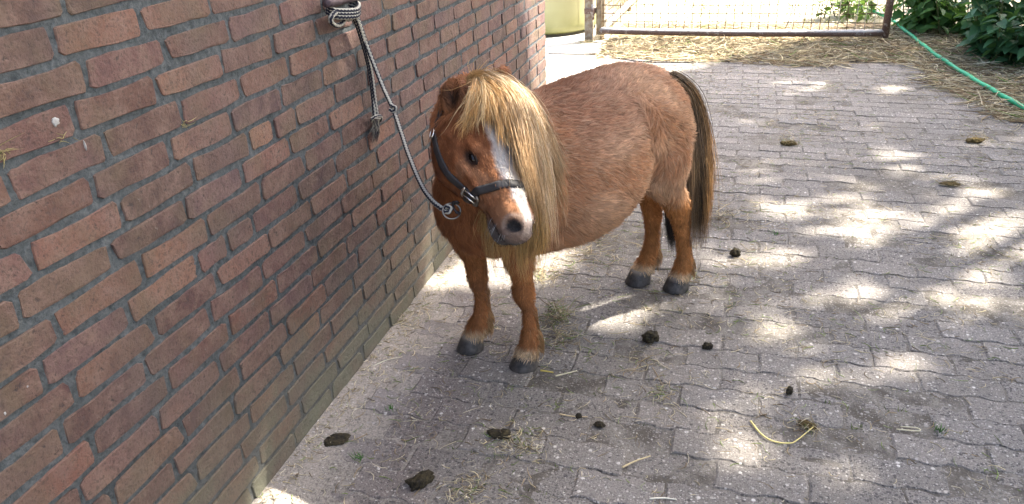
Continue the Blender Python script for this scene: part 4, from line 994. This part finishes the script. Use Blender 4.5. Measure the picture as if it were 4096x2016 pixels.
pm3, wm3, cm3 = locks(CK, 44, 26, 14, .006, .014, lambda t_, r_: np.array((.56, .37, .15))*r_.uniform(.75, 1.2), .0007, 5, .010, .009, .50)
o = link('mane', strands_mesh('mane', np.concatenate([pm1, pm2, pm3]), np.concatenate([wm1, wm2, wm3]), np.concatenate([cm1, cm2, cm3])), M_MANE); put(o, pony); tag(o, 'long pale blond mane hanging to the chest', kind='stuff')
# fluff on the poll
TK = [[(1190, 218, 1.96), (1190, 204, 1.955), (1185, 196, 1.95), (1210, 200, 1.945)], [(1190, 212, 1.985), (1200, 195, 1.975), (1225, 192, 1.97), (1258, 210, 1.965)], [(1225, 215, 2.02), (1238, 193, 2.01), (1268, 200, 2.0), (1300, 235, 1.995)]]
pm, wm, cm = locks(TK, 26, 34, 8, .006, .007, lambda t_, r_: np.array((.58, .36, .14))*r_.uniform(.8, 1.15), .0008, 9, .003, .005, .8)
o = link('poll_tuft', strands_mesh('poll_tuft', pm, wm, cm), M_MANE); put(o, pony); tag(o, kind='stuff')
# tail
TL = [[(1682, 196, 2.50), (1716, 222, 2.54), (1732, 290, 2.585), (1738, 400, 2.62), (1740, 500, 2.71), (1745, 580, 2.79), (1750, 640, 2.82)],
      [(1686, 195, 2.505), (1722, 224, 2.545), (1744, 297, 2.60), (1754, 410, 2.64), (1754, 505, 2.72), (1755, 585, 2.79), (1756, 650, 2.82)],
      [(1690, 194, 2.515), (1730, 226, 2.558), (1757, 302, 2.615), (1769, 415, 2.66), (1772, 510, 2.73), (1766, 585, 2.79), (1760, 645, 2.82)],
      [(1694, 194, 2.52), (1738, 230, 2.57), (1770, 312, 2.635), (1783, 420, 2.685), (1780, 510, 2.745), (1772, 575, 2.80), (1764, 625, 2.82)]]
def tailc(t_, r_):
    if t_ < .38: b_ = np.array((.065, .045, .030)) if r_.random() < .40 else np.array((.28, .19, .11))
    elif t_ < .68: b_ = np.array((.29, .175, .085)) if r_.random() < .65 else np.array((.08, .052, .030))
    else: b_ = np.array((.40, .235, .10)) if r_.random() < .82 else np.array((.16, .095, .045))
    return b_*r_.uniform(.7, 1.25)
pt, wt, ct = locks(TL, 74, 44, 14, .007, .013, tailc, .0009, 12, .006, .008, .70, .30)
TB = [[(1715, 380, 2.66), (1690, 470, 2.82), (1682, 540, 2.87), (1684, 600, 2.885), (1686, 640, 2.89)], [(1722, 380, 2.68), (1704, 470, 2.84), (1696, 540, 2.88), (1696, 600, 2.895), (1698, 635, 2.90)]]
pt2, wt2, ct2 = locks(TB, 16, 40, 14, .006, .010, lambda t_, r_: np.array((.022, .017, .014))*r_.uniform(.6, 1.5), .0009, 13, .003, .004, .85)
o = link('tail', strands_mesh('tail', np.concatenate([pt, pt2]), np.concatenate([wt, wt2]), np.concatenate([ct, ct2])), M_MANE); put(o, pony); tag(o, 'dark brown tail with golden outer strands', kind='stuff')
# feather behind the fetlocks, cannon fringe
P = []; C = []; rng = np.random.RandomState(8)
for rows, dens in ((FL, 1), (FR, 1), (HL, .8), (HRt, .8)):
    R_ = np.array([(r0[2], r0[0], r0[1], r0[3], r0[4]) for r0 in rows[5:]])[::-1]
    for i in range(int(1100*dens)):
        z_ = rng.uniform(.062, .215) if rng.random() < .55 else rng.uniform(.065, .125)
        s0 = np.interp(z_, R_[:, 0], R_[:, 1]); l0 = np.interp(z_, R_[:, 0], R_[:, 2]); ra = np.interp(z_, R_[:, 0], R_[:, 3]); rb = np.interp(z_, R_[:, 0], R_[:, 4])
        th = rng.normal(math.pi, .55); p0 = PF(s0+ra*.93*math.cos(th), l0+rb*.93*math.sin(th), z_)
        o_ = PHD*math.cos(th) + PLF*math.sin(th); ln = rng.uniform(.014, .034)*(1.15 if z_ < .13 else .8)
        P.append([p0, p0+o_*ln*.35-UPZ*ln*.35, p0+o_*ln*.5-UPZ*ln*.75, p0+o_*ln*.50-UPZ*ln*1.1])
        b_ = np.array((.42, .25, .11)) if z_ < .14 else np.array((.33, .17, .07)); C.append(b_*rng.uniform(.6, 1.25))
    for i in range(500):                                # pale hair over the coronet
        th = rng.uniform(0, 6.28); z_ = rng.uniform(.050, .066); s0 = np.interp(z_, R_[:, 0], R_[:, 1]); l0 = np.interp(z_, R_[:, 0], R_[:, 2]); ra = np.interp(z_, R_[:, 0], R_[:, 3]); rb = np.interp(z_, R_[:, 0], R_[:, 4])
        p0 = PF(s0+ra*.97*math.cos(th), l0+rb*.97*math.sin(th), z_); o_ = PHD*math.cos(th) + PLF*math.sin(th); ln = rng.uniform(.010, .017)
        P.append([p0, p0+o_*ln*.25-UPZ*ln*.3, p0+o_*ln*.35-UPZ*ln*.7, p0+o_*ln*.35-UPZ*ln]); C.append(np.array((.52, .39, .25))*rng.uniform(.55, 1.15))
P = np.array(P); o = link('feather_hair', strands_mesh('feather_hair', P, np.full(len(P), .0008), np.array(C)), M_MANE); put(o, pony); tag(o, 'tan feather hair behind the fetlocks', kind='stuff')
# muzzle whiskers
P = []
for i in range(18):
    a1 = rng.uniform(.315, .385); d1 = rng.uniform(-.115, -.065); b0, n0 = snap(HF(a1, d1, .05 if rng.random() < .8 else -.05), 0.0); ln = rng.uniform(.010, .026); dv = n0 + HAx*.5 - UPZ*.5; dv /= np.linalg.norm(dv)
    P.append([b0, b0+dv*ln*.5, b0+dv*ln-UPZ*ln*.15, b0+dv*ln*1.2-UPZ*ln*.3])
o = link('whiskers', strands_mesh('whiskers', np.array(P), np.full(len(P), .00030), np.full((len(P), 3), .45)), M_MANE); put(o, pony); tag(o, kind='stuff')
# ================================================================== HALTER (worn by the pony), ROPE, HOOK
k = NT('nylon_web', .55, .35); n1 = k.noise(400, 2); k.base(k.mix(n1, (.012, .011, .012), (.030, .028, .028))); k.bump(n1, .3, .001); M_WEB = k.m
M_STEEL = simple('steel', (.62, .60, .56), .22, .5, 1.0, 40, .15)
M_BRASS = simple('dull_steel', (.22, .20, .17), .4, .5, 1.0)
halter = empty('halter', tuple(HF(.24, -.07, 0))); tag(halter, 'black nylon halter with steel buckle worn on the pony head', 'halter')
def strap(name, pts, wid, lift=.0045, n=40, mat=None, snapit=True):
    """webbing band following the skin through points pts"""
    C_ = spline(pts, n); N_ = np.zeros_like(C_)
    for i in range(n):
        if snapit: C_[i], N_[i] = snap(C_[i], 0.0)
        else: _, N_[i] = snap(C_[i], 0)
    for _ in range(3):
        C_[1:-1] = (C_[:-2]+C_[1:-1]*2+C_[2:])/4; N_[1:-1] = (N_[:-2]+N_[1:-1]*2+N_[2:])/4
    N_ /= np.linalg.norm(N_, axis=1)[:, None]; T = np.gradient(C_, axis=0); T /= np.linalg.norm(T, axis=1)[:, None]
    B = np.cross(T, N_); B /= np.linalg.norm(B, axis=1)[:, None]; V = []; F = []
    for i in range(n):
        for (b_, h_) in ((-1, .0), (-1, 1), (-.5, 1.25), (.5, 1.25), (1, 1), (1, .0)):
            V.append(C_[i] + B[i]*b_*wid/2 + N_[i]*(lift*h_ + .0008))
    for i in range(n-1): F += [(i*6+j, i*6+(j+1) % 6, (i+1)*6+(j+1) % 6, (i+1)*6+j) for j in range(6)]
    F += [tuple(range(5, -1, -1)), tuple((n-1)*6+j for j in range(6))]
    return put(link(name, mesh(name, V, F, True), mat or M_WEB), halter)
# noseband: over the bridge, both cheeks, under the jaw
strap('noseband', [HF(.248, -.110, .055), HF(.255, -.070, .075), HF(.263, -.030, .068), HF(.268, .008, .032), HF(.270, .016, 0), HF(.268, .008, -.032), HF(.263, -.030, -.068), HF(.255, -.070, -.075), HF(.248, -.110, -.055)], .021, n=60)
strap('chin_strap', [HF(.246, -.108, .060), HF(.236, -.140, .040), HF(.230, -.160, .0), HF(.236, -.140, -.040), HF(.246, -.108, -.060)], .019, n=30)
for sg_ in (1, -1):
    strap('cheek_strap', [HF(.240, -.104, .062*sg_), HF(.175, -.112, .085*sg_), HF(.115, -.112, .094*sg_), HF(.055, -.108, .084*sg_)], .019, n=30)
    strap('crown_strap', [HF(.050, -.106, .082*sg_), HF(.015, -.085, .078*sg_), HF(-.012, -.055, .060*sg_), HF(-.022, -.020, .030*sg_), HF(-.022, -.012, 0)], .018, n=26)
def ring(name, c, ax, R_, r_, mat, parent, squash=1.0, up=None):
    ax = ax/np.linalg.norm(ax); u_ = up if up is not None else UPZ; u_ = u_ - ax*(u_ @ ax); u_ /= np.linalg.norm(u_); v_ = np.cross(ax, u_)
    P = [c + u_*R_*math.cos(t_) + v_*R_*squash*math.sin(t_) for t_ in np.linspace(0, 2*math.pi, 25)]
    V, F = tube_vf(np.array(P), r_, 8, False); return put(link(name, mesh(name, V, F, True), mat), parent)
c0, n0 = snap(HF(.052, -.108, .084), .008); ring('cheek_ring', c0, n0, .0145, .0022, M_STEEL, halter, .75, HAx)
c0, n0 = snap(HF(.245, -.105, .062), .009)
tg = HAx - n0*(HAx @ n0); tg /= np.linalg.norm(tg); sd_ = np.cross(n0, tg)
# double-bar buckle where noseband, cheek strap and chin strap meet
bk = put(tube('buckle', [c0-sd_*.019-tg*.019-n0*.001, c0-sd_*.010-tg*.022, c0+sd_*.010-tg*.022, c0+sd_*.019-tg*.019-n0*.001], [.0025, .0038, .0038, .0025], M_STEEL, k=8), halter)
for b_ in (-.010, .010): put(tube('buckle_bar', [c0+sd_*b_-tg*.020, c0+sd_*b_+tg*.020], .0024, M_STEEL, k=8), bk)
put(tube('buckle_end', [c0-sd_*.020+tg*.016, c0-sd_*.012+tg*.024, c0+sd_*.012+tg*.024, c0+sd_*.020+tg*.016], [.0025, .0045, .0045, .0025], M_BRASS, k=8), bk)
# lead ring hanging below the jaw
RC = unproj(1136, 531, 1.955); ring('lead_ring', RC, cam_dir(.3, .2, .9), .020, .0024, M_BRASS, halter, 1.15)
strap('ring_tab', [HF(.222, -.150, .045), HF(.216, -.166, .050), unproj(1150, 533, 1.945), RC+CR*.018], .013, n=14, snapit=False, lift=.004)

# --- lead rope: two-tone braid
def rope_mat():
    k = NT('braided_rope', .85, .2); uv = k.n('ShaderNodeUVMap', _uv_map='UVMap'); sp = k.n('ShaderNodeSeparateXYZ'); k.l(uv.outputs[0], sp.inputs[0])
    # chevron edge: stripe index from the angle, shifted by a triangle wave along the length
    tri = k.math('ABSOLUTE', k.math('SUBTRACT', k.math('FRACT', sp.outputs[1]), .5))
    v_ = k.math('FRACT', k.math('ADD', k.math('MULTIPLY', sp.outputs[0], 3.0), k.math('MULTIPLY', tri, .45)))
    dark = k.ramp(v_, [(.44, 0.0), (.50, 1.0), (.94, 1.0), (1.0, 0.0)])
    n1 = k.noise(500, 3); c = k.mix(dark, k.mix(n1, (.25, .245, .205), (.48, .465, .41)), k.mix(n1, (.008, .010, .020), (.025, .028, .042)))
    k.base(c); k.bump(k.math('ADD', k.math('MULTIPLY', tri, 1.2), n1), .8, .003); return k.m
M_ROPE = rope_mat()
def rope(name, pts, r_, parent, n=120, flat=1.0, pitch=.011, twist=0.0):
    P = spline(pts, n); k_ = 12; T, N, B = frames(P); L_ = np.concatenate([[0], np.cumsum(np.linalg.norm(np.diff(P, axis=0), axis=1))])
    V = []; F = []; an = np.linspace(0, 2*math.pi, k_, endpoint=False)
    for i in range(n):
        rr = r_*(1 + .06*math.sin(L_[i]/pitch*2*math.pi)); tw = twist*L_[i]
        for t_ in an: V.append(P[i] + N[i]*rr*math.cos(t_+tw) + B[i]*rr*flat*math.sin(t_+tw))
    for i in range(n-1): F += [(i*k_+j, i*k_+(j+1) % k_, (i+1)*k_+(j+1) % k_, (i+1)*k_+j) for j in range(k_)]
    F += [tuple(range(k_-1, -1, -1)), tuple((n-1)*k_+j for j in range(k_))]
    me = mesh(name, V, F, True); uv = me.uv_layers.new(name='UVMap')
    for p in me.polygons:
        for li in p.loop_indices:
            vi = me.loops[li].vertex_index; i, j = divmod(vi, k_); uu = j/k_
            if j == 0 and any(me.loops[x].vertex_index % k_ == k_-1 for x in p.loop_indices): uu = 1.0
            uv.data[li].uv = (uu, L_[i]/pitch)
    return put(link(name, me, M_ROPE), parent)
KN = WL(862, 18, .045)
lr = empty('lead_rope', tuple(KN)); tag(lr, 'black and white braided lead rope tied to the wall and clipped to the halter', 'rope')
RR = .0068
def Wp(dx, dy, off): return tuple(WL(dx, dy, off))
rope('lead_line', [Wp(892, 28, .040), Wp(905, 60, .042), Wp(925, 120, .050), unproj(962, 215, 2.30), unproj(988, 272, 2.25), unproj(1005, 320, 2.22), unproj(1030, 395, 2.14), unproj(1060, 465, 2.06), unproj(1085, 502, 2.0), unproj(1108, 522, 1.965), unproj(1124, 530, 1.952)], RR, lr, 220)
rope('loop_at_ring', [unproj(1118, 524, 1.955), unproj(1128, 519, 1.945), unproj(1134, 526, 1.942), unproj(1127, 534, 1.945), unproj(1116, 531, 1.955)], RR*.85, lr, 40)
rope('hanging_end', [Wp(884, 30, .030), Wp(898, 62, .030), Wp(916, 120, .026), Wp(930, 180, .022), Wp(938, 240, .020), Wp(943, 298, .020)], RR, lr, 120)
rope('second_end', [Wp(889, 30, .052), Wp(903, 62, .048), Wp(920, 120, .040), Wp(934, 180, .030), Wp(942, 240, .026), Wp(950, 298, .024)], RR*.9, lr, 120)
rope('splice', [unproj(985, 265, 2.235), unproj(996, 272, 2.232), unproj(990, 280, 2.236), unproj(980, 276, 2.24)], RR*.8, lr, 24)
rope('stopper_knot', [Wp(934, 300, .034), Wp(944, 294, .042), Wp(957, 292, .036), Wp(958, 302, .020), Wp(946, 306, .012), Wp(936, 304, .022), Wp(940, 296, .040), Wp(954, 298, .040)], RR*.75, lr, 50)
P = []; C = []; rng = np.random.RandomState(3)
for i in range(150):
    a0 = np.array(Wp(946+rng.uniform(-7, 7), 303, .022+rng.uniform(-.006, .008))); e0 = np.array(Wp(943+rng.normal(0, 6), 303+rng.uniform(25, 62), .020+rng.uniform(-.010, .010)))
    P.append(spline([a0, (a0+e0)/2+rng.normal(0, .004, 3), e0], 6)); C.append((.03, .032, .045) if rng.random() < .6 else (.36, .34, .28))
o = link('frayed_end', strands_mesh('frayed_end', np.array(P), np.full(len(P), .0009), np.array(C)), M_MANE); put(o, lr)
# wraps round the tie bar and a slack bight
for dy_, of in ((6, .0), (14, .0), (22, .0)):
    c1, c2 = np.array(Wp(848, 10+dy_, .05)), np.array(Wp(902, -2+dy_, .05)); m_ = (c1+c2)/2
    rope('wrap', [c1+np.array([-.030, 0, 0]), c1+np.array([-.004, -.002, -.010]), m_+np.array([.020, 0, -.016]), c2+np.array([-.002, 0, -.006]), c2+np.array([-.030, 0, .004])], RR, lr, 50)
rope('bight', [Wp(870, 36, .032), Wp(848, 30, .045), Wp(834, 42, .050), Wp(834, 56, .045), Wp(850, 64, .040), Wp(864, 54, .044), Wp(872, 40, .050)], RR, lr, 70)
rope('tuck', [Wp(868, 34, .050), Wp(876, 48, .052), Wp(884, 44, .046), Wp(890, 32, .042)], RR, lr, 30)
M_IRON = simple('tie_iron', (.10, .075, .085), .65, .4, .6, 50, .4, .4)
hk = empty('tie_bar', tuple(WL(860, 0, 0))); tag(hk, 'dark iron tie bar fixed to the brick wall holding the rope knot', 'tie bar')
b0, b1 = np.array(Wp(820, 8, .042)), np.array(Wp(905, -10, .042))
put(tube('bar', spline([b0, b0*.5+b1*.5, b1], 10), .0115, M_IRON, k=12), hk)
for q_ in (b0*.35+b1*.65, b1): put(tube('bracket', [q_, q_*np.array([0, 1, 1])+np.array([-.01, 0, 0])], .008, M_IRON, k=10), hk)

# ================================================================== LITTER ON THE PAVING
k = NT('dung', .85, .3); n1 = k.noise(70, 5, .75); k.base(k.mix(k.ramp(n1, [(.4, 0.0), (.7, 1.0)]), (.012, .010, .007), (.075, .058, .025))); k.bump(n1, 1, .012); M_DUNG = k.m
k = NT('old_dung', .95, .1); n1 = k.noise(120, 5, .75); k.base(k.mix(k.ramp(n1, [(.38, 0.0), (.65, 1.0)]), (.05, .035, .015), (.27, .20, .085))); k.bump(n1, 1, .02); M_OLDDUNG = k.m
def lump(name, dx, dy, w_, l_, h_, rot, label, seed, mat=M_DUNG, lobes=1):
    c0 = G(dx, dy); bm = bmesh.new(); bmesh.ops.create_icosphere(bm, subdivisions=4, radius=1)
    for v in bm.verts:
        n_ = mnoise.noise(v.co*1.6 + Vector((seed*3.1, 0, 0)))*.34 + mnoise.noise(v.co*4.2 + Vector((0, seed, 0)))*.22 + mnoise.noise(v.co*11+Vector((seed, 2, 0)))*.12
        v.co *= 1 + n_
        if lobes > 1: v.co.y *= 1 + .0; v.co.z *= 1 - .18*math.cos(v.co.x*3.4)
        v.co = Vector((v.co.x*l_/2, v.co.y*w_/2, max(v.co.z*h_*.55, -h_*.40)))
    me = bpy.data.meshes.new(name); bm.to_mesh(me); bm.free(); me.shade_smooth()
    o = link(name, me, mat); o.location = (c0[0], c0[1], h_*.40+.0015); o.rotation_euler = (0, 0, rot); tag(o, label, 'manure', 'manure lumps on the paving'); return o
lump('manure_lump', 1060, 1218, .038, .076, .030, .95, 'large black wet manure lump near the bottom edge of the picture', 1, lobes=2)
lump('manure_lump', 1637, 858, .042, .056, .036, .5, 'round black manure lump in front of the pony hind hooves', 2)
lump('manure_lump', 1780, 877, .026, .034, .022, .3, 'small dark manure lump right of the round black one', 3)
lump('manure_lump', 1986, 990, .018, .026, .022, 1.3, 'small upright manure crumb on the open paving at lower centre right', 4)
lump('manure_lump', 1850, 644, .034, .038, .034, .2, 'crumbly manure lump beside the bright sun spot', 5)
lump('manure_lump', 848, 1108, .050, .068, .007, .5, 'flat trodden manure patch beside the foot of the wall', 6)
lump('manure_lump', 1258, 1098, .040, .064, .018, .2, 'flat dark manure lump with hay between wall and bottom centre', 7)
lump('manure_lump', 1982, 366, .045, .080, .026, .2, 'brown hay-filled dropping behind the pony tail', 8, M_OLDDUNG)
lump('manure_lump', 2452, 358, .050, .090, .026, .3, 'far brown dropping near the right edge of the paving', 9, M_OLDDUNG)
lump('manure_lump', 2390, 466, .050, .085, .014, .1, 'flattened brown dropping at the right of the paving', 10, M_OLDDUNG)
lump('manure_lump', 2030, 1072, .030, .048, .012, -.4, 'flat manure crumb beside the long bent yellow straw', 11, M_OLDDUNG)
lump('manure_lump', 1508, 1072, .022, .030, .012, 0, 'small brown manure crumb in the lower middle of the paving', 12)
lump('manure_lump', 1456, 1051, .016, .018, .014, 0, 'tiny black manure crumb under a straw in the lower middle', 13)
# loose hay bits
def hay_tuft(name, dx, dy, rad, n, label, green=.3, seed=0, lift=.02, ln=(.02, .07)):
    c0 = G(dx, dy); rng_ = np.random.RandomState(seed); p = np.column_stack([rng_.normal(c0[0], rad, n), rng_.normal(c0[1], rad, n), np.full(n, .001)])
    np.random.seed(seed); ph = straw_paths(p, ln[0], ln[1], 5, lift, 1.2, rng_)
    o = link(name, strands_mesh(name, ph, rng_.uniform(.0006, .0016, n), straw_cols(n, green)), M_STRAW); tag(o, label, 'hay', 'hay tufts on the paving', 'stuff'); return o
hay_tuft('hay_tuft', 1400, 800, .030, 156, 'green hay tuft just behind the pony near front hoof', 0.25, 1, .035)
hay_tuft('hay_tuft', 1410, 855, .045, 120, 'loose scattered hay right of the pony near front hoof', 0.16, 2, .010)
hay_tuft('hay_tuft', 1300, 1120, .040, 144, 'scattered chopped hay beside the flat manure at bottom centre', 0.18, 3, .010, (.015, .05))
hay_tuft('hay_tuft', 1180, 1235, .035, 84, 'scattered chopped hay at the bottom edge right of the black lump', 0.18, 4, .010, (.015, .05))
hay_tuft('hay_tuft', 1370, 690, .050, 120, 'sunlit hay under the pony belly', 0.11, 5, .014)
hay_tuft('hay_tuft', 1460, 630, .10, 144, 'loose hay on the ground behind the pony belly', 0.14, 6, .010, (.03, .12))
hay_tuft('hay_tuft', 1825, 545, .055, 42, 'thin wispy hay behind the pony tail', 0.09, 7, .020, (.06, .14))
hay_tuft('hay_tuft', 1620, 915, .035, 24, 'yellow crossed straw bits in front of the round manure lump', 0.05, 8, .012, (.05, .11))
hay_tuft('hay_tuft', 1660, 985, .025, 42, 'small hay tuft below the crossed straw bits', 0.09, 9, .012)
hay_tuft('hay_tuft', 1000, 815, .045, 84, 'hay caught along the foot of the wall beside the pony', 0.02, 10, .012, (.02, .08))
hay_tuft('hay_tuft', 2030, 1075, .020, 30, 'greenish hay on the flat crumb by the bent straw', 0.23, 11, .012)
hay_tuft('hay_tuft', 1740, 700, .030, 36, 'thin hay right beside the pony hind hoof', 0.18, 12, .008)
hay_tuft('hay_tuft', 1476, 109, .06, 90, 'small pile of hay at the foot of the gate post', .05, 16, .03, (.05, .14))
hay_tuft('hay_tuft', 1985, 362, .032, 54, 'hay sticking out of the brown dropping behind the tail', 0.09, 13, .035, (.03, .08))
hay_tuft('hay_tuft', 2455, 354, .035, 54, 'hay sticking out of the far brown dropping', 0.09, 14, .035, (.03, .08))
hay_tuft('hay_tuft', 2392, 464, .035, 48, 'hay on the flattened brown dropping at the right', 0.09, 15, .015, (.03, .08))
def stalk(dx, pts, r_, col, label):
    P = spline([tuple(G(x, y)[:2]) + (z_,) for x, y, z_ in pts], 24); o = tube('straw_stalk', P, np.linspace(r_, r_*.6, 24), simple('stalk', col, .6), k=6); tag(o, label, 'straw', 'single straw stalks'); return o
stalk(0, [(1888, 1062, .004), (1915, 1095, .004), (1945, 1113, .004), (1985, 1118, .004), (2005, 1110, .004), (2045, 1080, .008)], .0026, (.62, .52, .20), 'long bent yellow straw stalk on the lower right paving')
stalk(0, [(1398, 948, .003), (1425, 942, .004), (1452, 935, .004)], .0026, (.62, .56, .38), 'pale straight straw stalk below the pony near front hoof')
stalk(0, [(1360, 934, .003), (1378, 937, .004), (1392, 939, .003)], .0030, (.55, .43, .10), 'short yellow straw stalk left of the pale straight one')
stalk(0, [(1634, 1257, .003), (1670, 1256, .004), (1702, 1259, .003)], .0026, (.66, .62, .50), 'white straw stalk at the bottom edge of the picture')
stalk(0, [(1565, 1178, .003), (1600, 1163, .005), (1636, 1150, .004)], .0026, (.52, .42, .24), 'tan straw stalk on the lower middle paving')
stalk(0, [(2255, 1082, .003), (2310, 1090, .008), (2305, 1084, .010), (2265, 1076, .004)], .0018, (.66, .60, .40), 'folded pale straw on the right of the lower paving')
stalk(0, [(1408, 1044, .003), (1440, 1050, .004), (1478, 1051, .003)], .0022, (.55, .42, .24), 'brownish straw with a black crumb in the lower middle')
stalk(0, [(938, 923, .003), (975, 908, .004), (1010, 900, .003)], .0020, (.62, .58, .44), 'pale straw stalk near the foot of the wall')
# fine litter everywhere on the paving
n = 7500; p = []
rng = np.random.RandomState(31)
while len(p) < n:
    x, y = rng.uniform(.02, 3.2), rng.uniform(.9, 6.3)
    if mnoise.noise((x*2.2, y*2.2, 4)) + rng.uniform(-.5, .5) + .35*math.exp(-((x-.8)**2+(y-2.1)**2)/1.0) > .15: p.append((x, y, .0015))
np.random.seed(5); ph = straw_paths(np.array(p), .008, .06, 4, .003, 1.0, rng); cl = straw_cols(n, .22)
tag(link('hay_litter', strands_mesh('hay_litter', ph, rng.uniform(.0006, .0015, n), cl), M_STRAW), 'fine chopped hay scattered thinly over the paving', 'hay', kind='stuff')
p = np.column_stack([np.abs(rng.normal(.03, .03, 900))+.006, rng.uniform(1.2, 4.3, 900), np.full(900, .006)])
ph = straw_paths(p, .006, .04, 4, .004, 1.0, rng); tag(link('wall_foot_litter', strands_mesh('wall_foot_litter', ph, rng.uniform(.0006, .0015, 900), straw_cols(900, .02)), M_STRAW), 'dry chaff gathered along the foot of the wall', 'chaff', kind='stuff')
# moss and grass tips in the joints
P = []; C = []
for i in range(1500):
    kr = rng.randint(-12, 38); x = rng.uniform(.4, 3.0); y = PY0 + kr*PYR + rng.normal(0, .004)
    if mnoise.noise((x*3, y*3, 9)) < .18: continue
    for _ in range(2):
        b_ = np.array([x+rng.normal(0, .006), y+rng.normal(0, .004), -.004]); t_ = b_ + np.array([rng.normal(0, .006), rng.normal(0, .006), rng.uniform(.006, .018)]); P.append([b_, (b_+t_)/2, t_]); C.append(np.array((.10, .14, .035))*rng.uniform(.6, 1.6))
tag(link('joint_moss', strands_mesh('joint_moss', np.array(P), np.full(len(P), .0012), np.array(C)), M_STRAW), 'small moss and grass tips growing in the paving joints', 'moss', kind='stuff')
for i, (dx, dy, lab) in enumerate(((592*1, 0, ''),)):
    pass
def sprout(dx, dy, label, seed, n=16, h=.022):
    c0 = G(dx, dy); rng_ = np.random.RandomState(seed); P = []
    for _ in range(n):
        b_ = np.array([c0[0]+rng_.normal(0, .006), c0[1]+rng_.normal(0, .006), -.003]); t_ = b_ + np.array([rng_.normal(0, .012), rng_.normal(0, .012), rng_.uniform(.4, 1)*h]); P.append(spline([b_, (b_+t_)/2+rng_.normal(0, .002, 3), t_], 5))
    o = link('grass_sprout', strands_mesh('grass_sprout', np.array(P), np.full(n, .0012), np.array([(.07, .20, .035)])*rng_.uniform(.7, 1.5, (n, 1))), M_STRAW); tag(o, label, 'grass', 'grass sprouts in the joints')
sprout(980, 1030, 'green grass sprout in a joint near the wall, upper of two', 1); sprout(905, 1150, 'green grass sprout in a joint near the wall, lower of two', 2)
sprout(2365, 1085, 'green grass sprout at the right of the lower paving', 3, 22, .03); sprout(1950, 590, 'green grass sprout on the paving behind the pony', 4)

# specks and wisps on the wall face
M_LIME = simple('lime_spot', (.30, .30, .29), .95, .1, 0, 90, .3, .5)
def speck(dx, dy, ry, rz):
    c0 = WL(dx, dy, .0012); bm = bmesh.new(); bmesh.ops.create_icosphere(bm, subdivisions=3, radius=1)
    for v in bm.verts: v.co *= 1 + .45*mnoise.noise(v.co*1.7 + Vector((dx, 0, 0))); v.co = Vector((v.co.x*.0022, v.co.y*ry, v.co.z*rz))
    me = bpy.data.meshes.new('lime_speck'); bm.to_mesh(me); bm.free(); me.shade_smooth(); o = link('lime_speck', me, M_LIME, wall_obj); o.location = tuple(c0)
for a_ in ((140, 306, .008, .0075), (214, 366, .0016, .008), (68, 972, .002, .002), (12, 1040, .002, .003)): speck(*a_)
rng = np.random.RandomState(55); P = []; C = []
for dx, dy, n_, sp_ in ((465, 313, 10, .008), (8, 382, 26, .010), (160, 346, 8, .009)):
    for _ in range(n_):
        b_ = WL(dx, dy, .003) + rng.normal(0, 1, 3)*np.array([.0006, sp_, sp_*.45]); e_ = b_ + np.array([abs(rng.normal(.003, .003)), rng.normal(0, .014), rng.normal(-.002, .006)])
        P.append(spline([b_, (b_+e_)/2+rng.normal(0, .002, 3), e_], 4)); C.append(np.array((.42, .36, .17))*rng.uniform(.45, 1.2))
P = np.array(P); P[:, :, 0] = np.maximum(P[:, :, 0], .0015)
o = link('hay_wisps', strands_mesh('hay_wisps', P, np.full(len(P), .0008), np.array(C)), M_STRAW); o.parent = wall_obj; tag(o, 'dry hay wisps and moss caught on the bricks', kind='stuff')
